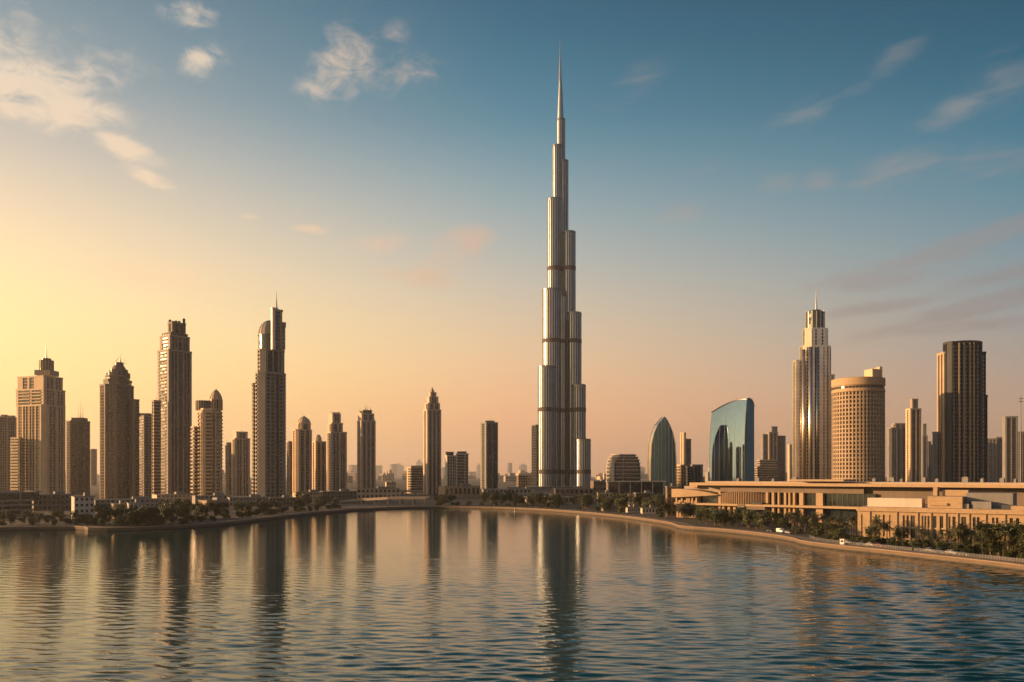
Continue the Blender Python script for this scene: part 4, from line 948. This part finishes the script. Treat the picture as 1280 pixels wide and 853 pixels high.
part('parapet_screen', lambda mb: Lw.box(mb, 1079, 1148, -16, -8, ZW + .3, ZW + 4.3), [M['white']], wing)
part('roof_room', lambda mb: Lw.box(mb, 1156, 1200, -22, -7, ZW + .3, ZW + 5.3), [M['mall']], wing)
part('roof_room', lambda mb: Lw.box(mb, 1158, 1181, -7, -6.2, ZW + 1.6, ZW + 2.6), [M['mall']], wing)
part('roof_chimney', lambda mb: Lw.box(mb, 1154.5, 1160, -30, -24, ZW + .3, ZW + 9), [M['mall']], wing)
part('roof_room', lambda mb: Lw.box(mb, 1166, 1200, -34, -26, ZW + .3, ZW + 7.8), [M['mall']], wing)
part('plant_room', lambda mb: Lw.box(mb, 1201, 1262, -36, -16, ZW + .3, ZW + 6.8), [M['grey']], wing)
part('plant_room', lambda mb: (Lw.box(mb, 1200.5, 1208, -12, -8, ZW + .3, ZW + 2.4), Lw.box(mb, 1211, 1236, -15, -9, ZW + .3, ZW + 3.4)), [M['grey']], wing)
part('plant_room', lambda mb: Lw.box(mb, 1250, 1262, -12, -6, ZW + .3, ZW + 2.3), [M['dark']], wing)
part('roof_room', lambda mb: Lw.box(mb, 1263, 1330, -9, -2, ZW + .3, ZW + 2.1), [M['mall']], wing)

# ------------------------------------------------------------------ low buildings along the left and far banks
def low(name, label, D, x0, xc, x1, yt, a, mats, floors_=2, cols=5, cat='building', group=None, roof=None):
    th = math.atan((xc - 640) / FOC); yw = R(a) - th; e1 = (math.cos(yw), math.sin(yw)); e2 = (-math.sin(yw), math.cos(yw))
    c = (SX(xc, D), D); L1 = math.dist(c, on_line(x1, c, e1)); L2 = min(30, max(7, math.dist(c, on_line(x0, c, e2)))) if x0 < xc else 14
    o = thing(name, label, cat, (*c, GZ), group); z1 = ZP(yt, D); wl = MB()
    wl.box(c, e1, e2, 0, L1, .35, L2, GZ, z1); H = (z1 - GZ) / floors_
    ex, ey = e1, (-e2[0], -e2[1])
    nc = max(1, cols); cw = L1 / nc
    wl.box(c, e1, e2, 0, L1, 0, .34, z1 - H * .16, z1)
    for f in range(floors_):
        wl.box(c, e1, e2, 0, L1, 0, .34, GZ + f * H, GZ + f * H + H * .34)
        if f < floors_ - 1: wl.box(c, e1, e2, 0, L1, .01, .34, GZ + f * H + H * .82, GZ + (f + 1) * H)
    for i in range(nc + 1):
        s = i * cw; wl.box(c, e1, e2, max(0, s - cw * .24), min(L1, s + cw * .24), -.03, .34, GZ, z1 + .02)
    wl.build('wall', mats[:1], o)
    for f in range(floors_):
        for i in range(nc):
            mb = MB(); s = (i + .5) * cw; mb.box(c, e1, e2, s - cw * .26, s + cw * .26, .22, .349, GZ + f * H + H * .34, GZ + f * H + H * .83); mb.build('window', [mats[1]], o)
    mb = MB(); mb.box(c, e1, e2, -.4, L1 + .4, -.4, L2 + .4, z1 + .03, z1 + .55); 
    if (x1 - x0) > 12: mb.box(c, e1, e2, L1 * .55, L1 * .8, L2 * .3, L2 * .7, z1 + .55, z1 + 2.6)
    mb.build('roof', [roof or M['grey']], o)
    return o
wb = [M['white'], M['bglass']]; sb = [M['sand'], M['glass']]; bb = [M['brown'], M['glass']]; tb_ = [M['taupe'], M['bglass']]
T = Tower('terraced_block', 'open decked low block with pale floor slabs at the left edge, beside the water', 545, 24, -30, -20, 41, [M['taupe'], M['bglass'], M['dark']], 'building', 3.6)
T.tier(-30, -20, 40, 627, None, 'b3 p.15 b3 p.15 b2', 'b1', name='core', cap=.8); T.tier(-30, -12, 49, 616.5, 627, 'g3 p.2 g2', 'h1', 6, 'upper_storey', cap=.8, mats=[M['taupe'], M['bglass'], M['dark']])
low('low_building', 'long brown two-storey building with flat roof below the broad beige tower', 640, 38, 42, 92, 619, 10, bb, 3, 9)
low('white_house', 'pale three-storey house front with square dark windows near the left promenade', 505, 90, 93, 118, 621.5, 14, [M['white'], M['bglass']], 4, 4, 'house')
low('low_building', 'long flat-roofed low building running below the dark octagonal tower', 690, 116, 119, 205, 625.5, 8, tb_, 2, 14)
low('villa', 'small beige villa half hidden by dark trees below the octagonal tower', 520, 141, 143, 158, 631, 14, sb, 2, 3, 'house'); low('villa', 'pale villa with tall dark openings just right of the half hidden beige villa', 515, 160, 162, 178, 629.5, 12, wb, 2, 3, 'house')
low('podium', 'sunlit low podium at the foot of the crenellated tower', 760, 190, 196, 243, 619, 16, sb, 3, 9); low('podium', 'dim low podium at the foot of the pointed-dome tower', 730, 240, 244, 290, 620.5, 16, tb_, 3, 8)
low('low_building', 'small orange-lit pavilion roof between trees below the pointed-dome tower', 660, 248, 262, 286, 626.5, 34, [M['mall'], M['glass']], 1, 6)
low('low_building', 'long low building with a strip of windows left of the needle-mast tower foot', 730, 284, 287, 336, 622.5, 10, tb_, 2, 12); low('low_building', 'dim flat building at the foot of the needle-mast tower', 740, 334, 337, 370, 623, 10, bb, 2, 8)
low('low_building', 'brown low terrace right of the needle-mast tower foot', 800, 366, 370, 404, 616, 18, sb, 3, 8); low('low_building', 'brown low terrace below the shouldered tower', 850, 400, 404, 446, 615, 14, bb, 3, 9)
low('low_building', 'flat stone depot below the prong-crowned tower', 950, 440, 446, 500, 611.5, 14, sb, 2, 10); low('low_building', 'bright-roofed shed right of the pointed ribbed tower', 1000, 548, 556, 600, 608.5, 30, [M['mall'], M['glass']], 1, 8)
low('low_building', 'brown flat terrace in front of the flat grey slab tower', 980, 600, 604, 664, 612, 8, tb_, 2, 12); low('low_building', 'low brown wing at the right foot of the supertall', 1050, 738, 742, 762, 602, 12, bb, 3, 5)
low('villa', 'little cream house with a row of dark arches right of the supertall foot', 780, 746.5, 748, 766, 616.5, 12, sb, 2, 4, 'house'); low('kiosk', 'tiny white cube house between dark trees below the leaf tower', 740, 785.5, 787, 792, 618.5, 14, wb, 1, 1, 'house')
low('low_building', 'dull brown house among trees below the chamfered offices', 730, 792, 795, 818, 617, 10, bb, 3, 5, 'house'); low('villa', 'low dim villa roof at the left of the white waterside kiosks', 640, 752, 754, 782, 630.5, 12, tb_, 1, 5, 'house')
low('waterside_kiosk', 'left of two white waterside cafe kiosks on the far promenade', 612, 783, 784.5, 800, 635, 12, wb, 1, 6, 'kiosk', 'white cafe kiosks'); low('waterside_kiosk', 'right of two white waterside cafe kiosks, longer with a pale awning', 592, 801.5, 803, 822.5, 636, 12, wb, 1, 5, 'kiosk', 'white cafe kiosks')
low('low_building', 'narrow dark stair block at the left end of the sunlit hall', 560, 832, 834, 845, 609, 10, bb, 5, 2); low('low_building', 'dim flat block behind the arched cream house, right of the supertall', 860, 690, 694, 742, 611.5, 10, bb, 2, 8)
low('low_building', 'flat-roofed row of shops behind the far promenade, in front of the supertall', 790, 655, 660, 716, 622, 8, tb_, 1, 12)
for px, D, yt in ((520, 1500, 603), (455, 1500, 604), (482, 1600, 603)): low('low_building', 'tiny low block at the hazy foot of the gap, ' + {520: 'below the striped offices', 455: 'below the prong-crowned tower', 482: 'between prong tower and striped offices'}[px], D, px, px + 1, px + 13, yt, 20, sb, 2, 4)
# canopy in front of the chamfered offices
D = 860; cn = thing('entrance_canopy', 'long white flat canopy over dark glass in front of the chamfered offices', 'canopy', (SX(795, D), D, GZ))
mb = MB(); mb.box((SX(758, D), D), (1, 0), (0, 1), 0, 64, -4, 14, ZP(602.6, D), ZP(601.4, D)); mb.build('roof', [M['white']], cn)
mb = MB(); mb.box((SX(761, D), D), (1, 0), (0, 1), 0, 58, 0, 12, GZ, ZP(602.7, D)); mb.build('glazing', [M['bglass']], cn)
for i in range(6): mb = MB(); mb.lathe(SX(759.5, D) + i * 12, D - 3, [(.4, GZ), (.4, ZP(602.6, D))], 8); mb.build('post', [M['white']], cn)

# bridge and raised highway
def deck(name, label, pts, wd, th_, mats, piers, cat):
    P = [(SX(px, D), D, ZP(py, D)) for px, py, D in pts]; o = thing(name, label, cat, (P[0][0], P[0][1], 0))
    mb = MB(); pb = MB()
    for (xa, ya, za), (xb, yb, zb) in zip(P[:-1], P[1:]):
        L = math.hypot(xb - xa, yb - ya); nx, ny = -(yb - ya) / L * wd, (xb - xa) / L * wd
        q = [(xa, ya), (xb, yb), (xb + nx, yb + ny), (xa + nx, ya + ny)]; zz = [za, zb, zb, za]
        T_ = [(x, y, z) for (x, y), z in zip(q, zz)]; B_ = [(x, y, z - th_) for x, y, z in T_]
        mb.quad(T_, 1); mb.quad(B_[::-1], 0)
        for i in range(4): j = (i + 1) % 4; mb.quad([B_[i], B_[j], T_[j], T_[i]], 0)
        for k in (0, 1):
            sx, sy = (nx * (k - .0) * .97, ny * (k - .0) * .97)
            pb.quad([(xa + sx, ya + sy - .2, za), (xb + sx, yb + sy - .2, zb), (xb + sx, yb + sy - .2, zb + 1.1), (xa + sx, ya + sy - .2, za + 1.1)])
            pb.quad([(xa + sx, ya + sy - .2, za + 1.1), (xb + sx, yb + sy - .2, zb + 1.1), (xb + sx, yb + sy + .15, zb + 1.1), (xa + sx, ya + sy + .15, za + 1.1)])
            pb.quad([(xa + sx, ya + sy + .15, za), (xb + sx, yb + sy + .15, zb), (xb + sx, yb + sy + .15, zb + 1.1), (xa + sx, ya + sy + .15, za + 1.1)])
    mb.build('deck', mats, o); pb.build('parapet', [mats[0]], o)
    for px in piers:
        for (pa, ya_, Da), (pb_, yb_, Db) in zip(pts[:-1], pts[1:]):
            if pa <= px <= pb_:
                D = Da + (Db - Da) * (px - pa) / (pb_ - pa); y = ya_ + (yb_ - ya_) * (px - pa) / (pb_ - pa); mb = MB()
                mb.box((SX(px, D), D + 1.5), (1, 0), (0, 1), -.9, .9, 0, wd - 3, -1, ZP(y, D) - th_); mb.build('pier', [mats[0]], o); break
    return o
deck('road_bridge', 'low concrete road bridge crossing behind the far promenade, left of centre', [(412, 628.5, 830), (440, 625.5, 815), (484, 622.8, 800), (533, 622.5, 795)], 13, 1.3, [M['slab'], M['asphalt']], (452, 468, 484.5, 500, 516, 530.5), 'bridge')
deck('raised_highway', 'long raised highway in front of the prong tower and pointed tower', [(380, 617.5, 1180), (440, 615.2, 1190), (520, 613.8, 1200), (600, 613.2, 1200), (668, 612.8, 1200)], 16, 1.6, [M['slab'], M['asphalt']], tuple(range(390, 668, 16)), 'highway')
deck('raised_highway', 'upper highway strip passing the foot of the supertall', [(668, 609.5, 1390), (700, 609.0, 1390), (760, 608.6, 1390)], 14, 1.6, [M['slab'], M['asphalt']], (676, 692, 708, 724, 740, 756), 'highway')

# ------------------------------------------------------------------ trees
def leafmat(name, c1, c2):
    m, n, p = mat(name); oc = n.new('ShaderNodeTexCoord').outputs['Object']
    oi = n.new('ShaderNodeObjectInfo'); f = n.noise(oc, 0.9, 3, 0.6)
    base = n.mix(n.mr(f, .35, .65), c1, c2); k = n.mr(oi.outputs['Random'], 0, 1, .75, 1.3)
    n.l.new(n.mix(1.0, base, n.comb(k, k, n.m('MULTIPLY', k, .9)), 'MULTIPLY'), p.inputs['Base Color']); p.inputs['Roughness'].default_value = .6
    p.inputs['Subsurface Weight'].default_value = 0.0
    return m
lf1 = leafmat('leaf_dark', (0.028, 0.038, 0.016), (0.070, 0.078, 0.030)); lf2 = leafmat('leaf_palm', (0.034, 0.042, 0.017), (0.085, 0.08, 0.032)); lf3 = leafmat('leaf_dry', (0.06, 0.052, 0.024), (0.11, 0.085, 0.04))
def broadleaf(seed, h, spread, flat=1.0, kind='broadleaf_tree'):
    q = random.Random(seed); o = thing(kind, 'x', 'shrub' if kind == 'shrub' else 'tree', (0, 0, 0)); mb = MB(); th_ = h * .2
    mb.tube([(0, 0, -.2), (.1, .05, th_ * .5), (.15, -.1, th_)], [.26, .2, .16], 6); cl = []
    for i in range(9):
        a = q.uniform(0, 6.28); rr = spread * q.uniform(.15, .62); z = h * q.uniform(.28, .88); cl.append((rr * math.cos(a), rr * math.sin(a), z, spread * q.uniform(.34, .55)))
        if i < 6: mb.tube([(.15, -.1, th_ * .9), (rr * .5 * math.cos(a), rr * .5 * math.sin(a), (th_ + z) / 2), (rr * math.cos(a), rr * math.sin(a), z)], [.13, .08, .03], 4)
    mb.build('trunk', [M['bark']], o); mb = MB()
    for cx, cy, cz, cr in cl:
        for k in range(130):
            v = Vector((q.gauss(0, 1), q.gauss(0, 1), q.gauss(0, 1))).normalized() * cr * (q.random() ** .45)
            p = Vector((cx + v.x, cy + v.y, max(th_ * .7, cz + v.z * .8 * flat))); u = Vector((q.gauss(0, 1), q.gauss(0, 1), q.gauss(0, .7))).normalized(); w2 = u.orthogonal().normalized(); s = q.uniform(.22, .5)
            mb.quad([p - u * s, p + w2 * s * .55, p + u * s, p - w2 * s * .55])
    mb.build('crown', [lf1], o); return o
def palm(seed, h, fl):
    q = random.Random(seed); o = thing('date_palm', 'x', 'tree', (0, 0, 0)); mb = MB(); lx, ly = q.uniform(-.4, .4), q.uniform(-.4, .4)
    mb.tube([(0, 0, -.2), (lx * .3, ly * .3, h * .4), (lx, ly, h)], [.34, .26, .24], 7)
    mb.lathe(lx, ly, [(.25, h - .9), (.5, h - .3), (.3, h + .3)], 8); mb.build('trunk', [M['bark']], o); mb = MB()
    for i in range(46):
        a = q.uniform(0, 6.28); e0 = q.uniform(-.5, 1.35); L = fl * q.uniform(.8, 1.1); pts = []; p = Vector((lx, ly, h)); e = e0
        for k in range(6):
            pts.append(p.copy()); p = p + Vector((math.cos(a) * math.cos(e), math.sin(a) * math.cos(e), math.sin(e))) * (L / 5); e -= .30
        side = Vector((-math.sin(a), math.cos(a), 0)); mt = 1 if e0 < -.15 else 0
        for k in range(5):
            for sg in (-1, 1):
                for hh_ in (0.0, .5):
                    b = pts[k].lerp(pts[k + 1], hh_); b2 = pts[k].lerp(pts[k + 1], hh_ + .38); ln = (.85 if 0 < k < 4 else .55) * fl / 4
                    tip = b2 + side * sg * ln + (pts[k + 1] - pts[k]) * .45 - Vector((0, 0, .28 * ln)); mb.quad([b, b2, tip], mt)
    mb.build('crown', [lf2, lf3], o); return o
protos_b = [broadleaf(1, 9, 4.4), broadleaf(2, 10, 4.8), broadleaf(3, 8, 4.2), broadleaf(4, 11, 4.6), broadleaf(5, 5, 3.4, .8, 'shrub')]
protos_p = [palm(11, 8.5, 3.6), palm(12, 10.0, 3.8), palm(13, 7.0, 3.5)]
used = set()
def plant(proto, x, y, sc, label, group):
    if proto.name not in used:
        used.add(proto.name); proto.location = (x, y, GZ); proto.rotation_euler = (0, 0, rnd.uniform(0, 6.28)); proto.scale = (sc, sc, sc); proto['label'] = label; proto['group'] = group; return proto
    return dup(proto, (x, y, GZ), rnd.uniform(0, 6.28), sc, label, group)
def shore_pt(px, d):
    P = offset(SH, d); best = None
    for a, b in zip(P[:-1], P[1:]):
        if a[1] < 200 or b[1] < 200: continue
        ka, kb = 640 + a[0] / a[1] * FOC, 640 + b[0] / b[1] * FOC
        if min(ka, kb) <= px <= max(ka, kb) and ka != kb:
            q = (px - ka) / (kb - ka); best = (a[0] + (b[0] - a[0]) * q, a[1] + (b[1] - a[1]) * q)
    return best
def left_lab(px): return ('below the broad beige tower' if px < 85 else 'below the dark octagonal tower' if px < 185 else 'below the crenellated and pointed-dome towers' if px < 290 else 'below the needle-mast tower' if px < 365 else 'by the bridge end, below the shouldered tower')
def mid_lab(px): return ('beside the bridge, left of centre' if px < 600 else 'in front of the supertall foot' if px < 740 else 'between the white kiosks and the leaf tower')
for i in range(96):
    px = rnd.uniform(-6, 425); d = rnd.choice([rnd.uniform(11, 30), rnd.uniform(11, 60), rnd.uniform(30, 110)])
    if d < 24 and (88 < px < 120): continue
    p = shore_pt(px, d)
    if p: plant(rnd.choice(protos_b[:4]), *p, rnd.uniform(.5, .85) if px < 125 else rnd.uniform(.85, 1.4), 'dark bushy tree in the left bank grove ' + left_lab(px), 'left bank trees ' + left_lab(px))
for i in range(92):
    px = rnd.choice([rnd.uniform(540, 842), rnd.uniform(605, 842), rnd.uniform(760, 842)]); d = rnd.choice([rnd.uniform(12, 40), rnd.uniform(20, 140)]); p = shore_pt(px, d)
    if p and not (780 < px < 826 and d < 45): plant(rnd.choice(protos_b[:4]), *p, rnd.uniform(.9, 1.5), 'dark round tree on the far bank ' + mid_lab(px), 'far bank trees ' + mid_lab(px))
for i in range(110):
    px = rnd.choice([rnd.uniform(-6, 425), rnd.uniform(-6, 425), rnd.uniform(540, 842)]); p = shore_pt(px, rnd.uniform(9.5, 26))
    if p and not (780 < px < 826): plant(protos_b[4], *p, rnd.uniform(.45, .95), 'low dark shrub on the bank ' + (left_lab(px) if px < 430 else mid_lab(px)), 'bank shrubs ' + (left_lab(px) if px < 430 else mid_lab(px)))
for px, d, sc in ((612, 90, 1.35), (620, 95, 1.45), (628, 92, 1.2), (770, 95, 1.4), (778, 98, 1.3)):
    p = shore_pt(px, d); plant(protos_b[1], *p, sc, 'big dark tree clump standing above the rest ' + mid_lab(px), 'tall far bank trees ' + mid_lab(px))
def right_lab(px): return ('below the ribbed drum of the hall' if px < 960 else 'in front of the hall columns' if px < 1075 else 'in front of the sandstone wing' if px < 1215 else 'at the right edge of the photo')
for i in range(40):
    px = rnd.choice([rnd.uniform(852, 905), rnd.uniform(915, 962), rnd.uniform(850, 1000)]); p = shore_pt(px, rnd.uniform(14, 34))
    if p and math.hypot(p[0], p[1]) > 300: plant(rnd.choice(protos_b[:4]), *p, rnd.uniform(.8, 1.1), 'dense rounded tree ' + right_lab(px), 'right bank rounded trees ' + right_lab(px))
def clear_of_wing(p):
    v = ((p[0] - Lw.a[0]) * Lw.n[0] + (p[1] - Lw.a[1]) * Lw.n[1]); s = (p[0] - Lw.a[0]) * Lw.t[0] + (p[1] - Lw.a[1]) * Lw.t[1]; return v > 3.5 or s < -3
for i in range(70):
    px = rnd.uniform(985, 1300); p = shore_pt(px, rnd.uniform(15, 40))
    if p and clear_of_wing(p): plant(rnd.choice(protos_p), *p, rnd.uniform(.62, 1.0), 'date palm with bushy fronds ' + right_lab(px), 'right bank palms ' + right_lab(px))
for i in range(64):
    px = rnd.choice([rnd.uniform(1225, 1300), rnd.uniform(1000, 1300)]); p = shore_pt(px, rnd.uniform(15, 38))
    if p and clear_of_wing(p): plant(rnd.choice(protos_b[:4]), *p, rnd.uniform(.8, 1.25) if px > 1232 else rnd.uniform(.5, .82), 'dark bushy tree among palms ' + right_lab(px), 'right bank bushy trees ' + right_lab(px))
for i in range(76):
    px = rnd.uniform(990, 1300); p = shore_pt(px, rnd.uniform(13, 20)); sh_ = None
    if p and clear_of_wing(p): plant(protos_b[4], *p, rnd.uniform(.4, .75), 'low rounded shrub under the palms ' + right_lab(px), 'right bank shrubs ' + right_lab(px))

# ------------------------------------------------------------------ promenade furniture
P7 = offset(SH, 7.0)
def railing(pa, pb, d, lab):
    pts = [shore_pt(pa + (pb - pa) * i / 44, d) for i in range(45)]; pts = [p for p in pts if p]
    o = thing('promenade_railing', lab, 'railing', (*pts[0], GZ), 'promenade railings')
    for h, r in ((1.15, .05), (.75, .03), (.35, .03)): mb = MB(); mb.tube([(x, y, GZ + h) for x, y in pts], [r] * len(pts), 4); mb.build('rail', M['rail'], o)
    mb = MB()
    for a, b in zip(pts[:-1], pts[1:]):
        for k in range(8):
            q = k / 8; x, y = a[0] + (b[0] - a[0]) * q, a[1] + (b[1] - a[1]) * q; mb.box((x, y), (1, 0), (0, 1), -.018, .018, -.018, .018, GZ + .1, GZ + 1.12)
    mb.build('balusters', M['rail'], o)
    for x, y in pts: mb = MB(); mb.box((x, y), (1, 0), (0, 1), -.07, .07, -.07, .07, GZ, GZ + 1.3); mb.build('post', M['rail'], o)
railing(1012, 1140, 7.2, 'pale metal railing on the promenade below the sandstone wing'); railing(1143, 1300, 7.2, 'pale metal railing on the promenade at the right edge of the photo')
def lamp(seed=0):
    o = thing('street_lamp', 'x', 'street lamp', (0, 0, 0)); mb = MB(); mb.lathe(0, 0, [(.16, 0), (.14, .8), (.09, .9), (.07, 8.4)], 8); mb.build('pole', M['dark'], o)
    mb = MB(); mb.tube([(0, 0, 8.3), (.4, 0, 8.8), (1.5, 0, 9.0)], [.06, .05, .04], 5); arm = mb.build('arm', M['dark'], o)
    mb = MB(); mb.prism([(1.2, -.16), (2.1, -.12), (2.1, .12), (1.2, .16)], 8.9, 9.06); mb.build('lamp_head', M['steeld'], arm); return o
lp = lamp(); firstl = True
for px, d, lab in ((457, 10, 'pale lamp post by the bridge end on the far promenade'), (290, 10, 'lamp post on the left promenade below the pointed-dome tower'), (118.5, 10, 'lamp post beside the pale three-storey house front'), (350, 10, 'lamp post on the left promenade below the needle-mast tower'),
                   (660, 11, 'lamp post on the far promenade left of the supertall reflection'), (735, 11, 'lamp post on the far promenade at the arched cream house'), (830, 9, 'lamp post where the far promenade meets the sunlit hall'), (893, 11, 'lamp post below the dark opening of the hall'),
                   (951, 11, 'lamp post below the ribbed drum end'), (995, 11, 'lamp post at the kink of the right promenade by the hall columns'), (1063, 11, 'lamp post in front of the left end of the sandstone wing'), (1128, 11, 'lamp post before the middle of the sandstone wing'), (1228, 10, 'lamp post left of the large dark trees at the right edge')):
    p = shore_pt(px, d)
    if not p: continue
    if firstl: lp.location = (*p, GZ); lp['label'] = lab; lp['group'] = 'promenade lamp posts'; lp.rotation_euler = (0, 0, 2.2); firstl = False
    else: dup(lp, (*p, GZ), rnd.uniform(1.8, 2.6), 1.0, lab, 'promenade lamp posts')
def car(name, lab, paint, van=False):
    o = thing(name, lab, 'van' if van else 'car', (0, 0, 0), 'parked vehicles on the right promenade')
    pr = [(-2.2, .35), (-2.25, .75), (-2.1, .95), (-1.3, 1.0), (1.2, .98), (2.1, .85), (2.25, .6), (2.2, .35)] if not van else [(-2.5, .4), (-2.55, 1.0), (-2.5, 2.05), (1.3, 2.1), (1.75, 1.25), (2.5, 1.05), (2.55, .4)]
    def ext(mb, pr, hw, hw2=None, m=0):
        n = len(pr); b = len(mb.v); mb.v += [(x, -hw, z) for x, z in pr] + [(x, hw, z) for x, z in pr]; mb.f += [tuple(range(b, b + n)), tuple(b + n + i for i in reversed(range(n)))]; mb.m += [m, m]
        for i in range(n): j = (i + 1) % n; mb.f.append((b + j, b + i, b + n + i, b + n + j)); mb.m.append(m)
    mb = MB(); ext(mb, pr, .88)
    if not van: ext(mb, [(-1.5, 1.38), (-1.3, 1.44), (.3, 1.44), (.55, 1.38)], .70)
    bd = mb.build('body', paint, o)
    for sy in (-.6, .6): hb = MB(); xf = 2.2 if not van else 2.5; hb.box((xf, sy), (1, 0), (0, 1), -.02, .06, -.16, .16, .62, .8); hb.build('headlight', M['lintel'], bd)
    mb = MB()
    if van: ext(mb, [(.1, 1.2), (.1, 1.9), (1.28, 1.95), (1.66, 1.26)], .895)
    else: ext(mb, [(-1.95, .96), (-1.45, 1.40), (.5, 1.40), (1.25, .97)], .74)
    mb.build('windows', M['bglass'], o)
    for x in (-1.4, 1.4):
        for y in (-.8, .8):
            mb = MB(); b = len(mb.v); n = 12
            for s in (-.11, .11): mb.v += [(x + .33 * math.cos(2 * math.pi * i / n), y + s, .33 + .33 * math.sin(2 * math.pi * i / n)) for i in range(n)]
            mb.f += [tuple(range(n)), tuple(n + i for i in reversed(range(n)))] + [(i, n + i, n + (i + 1) % n, (i + 1) % n) for i in range(n)]; mb.m += [0] * (n + 2); wh = mb.build('wheel', M['dark'], o); mb = MB(); mb.box((x, y), (1, 0), (0, 1), -.16, .16, -.125, .125, .17, .49); mb.build('rim', M['rail'], wh)
    return o
paints = {'white': metal('paint_white', (.75, .74, .72), .3, 0, .03), 'dark': metal('paint_dark', (.03, .033, .04), .25, 0, .03), 'silver': metal('paint_silver', (.45, .45, .46), .3, .5, .03), 'red': metal('paint_red', (.22, .03, .02), .3, 0, .03), 'blue': metal('paint_blue', (.03, .06, .14), .3, 0, .03)}
for px, d, c_, van, lab in ((976, 12, 'white', True, 'white van parked by the waterside below the hall columns'), (963, 12, 'dark', False, 'dark car just left of the parked white van'), (986, 12, 'silver', False, 'silver car just right of the parked white van'),
        (1060, 10.5, 'white', False, 'white car behind the railing at the left end of the sandstone wing'), (1070, 10.5, 'dark', False, 'dark car next right to the white one behind the railing'), (1079, 10.5, 'blue', False, 'blue car behind the railing under the first palms of the wing'),
        (1089, 10.5, 'silver', False, 'silver car behind the railing between the blue and red cars'), (1099, 10.5, 'red', False, 'dark red car parked behind the railing'), (1112, 10.5, 'dark', False, 'dark car parked alone right of the red one'),
        (1150, 10.5, 'dark', False, 'dark car behind the railing before the middle of the wing'), (1163, 10.5, 'silver', False, 'silver car before the middle of the sandstone wing'), (1176, 10.5, 'blue', False, 'blue car right of the silver one before the wing'),
        (1190, 10.5, 'white', False, 'white car under palms right of the blue one'), (1206, 10.5, 'dark', False, 'dark car left of the large trees at the right edge')):
    p = shore_pt(px, d); q = shore_pt(px + 3, d); o = car('parked_van' if van else 'parked_car', lab, paints[c_], van); o.location = (*p, GZ + .01); o.rotation_euler = (0, 0, math.atan2(q[1] - p[1], q[0] - p[0]))
p = shore_pt(1053, 5.5); kb = thing('ticket_booth', 'small white booth on the promenade edge by the railing start', 'booth', (*p, GZ)); mb = MB(); mb.box(p, (.8, -.6), (.6, .8), -.8, .8, -.7, .7, GZ + .06, GZ + 2.1); mb.build('body', M['paint'], kb)
mb = MB(); mb.box(p, (.8, -.6), (.6, .8), -1, 1, -.9, .9, GZ + 2.1, GZ + 2.25); mb.build('roof', M['paint'], kb); mb = MB(); mb.box(p, (.8, -.6), (.6, .8), -.5, .5, -.74, -.69, GZ + 1.0, GZ + 1.7); mb.build('window', M['bglass'], kb)
p = (SX(643, 668), 668); by = thing('channel_marker', 'tiny white marker post standing in the water near the far bank', 'marker', (*p, 0)); mb = MB(); mb.lathe(*p, [(.5, -.5), (.5, .3), (.12, .5), (.1, 2.6), (.3, 2.7), (.3, 3.1), (.05, 3.3)], 8); mb.build('post', M['paint'], by)
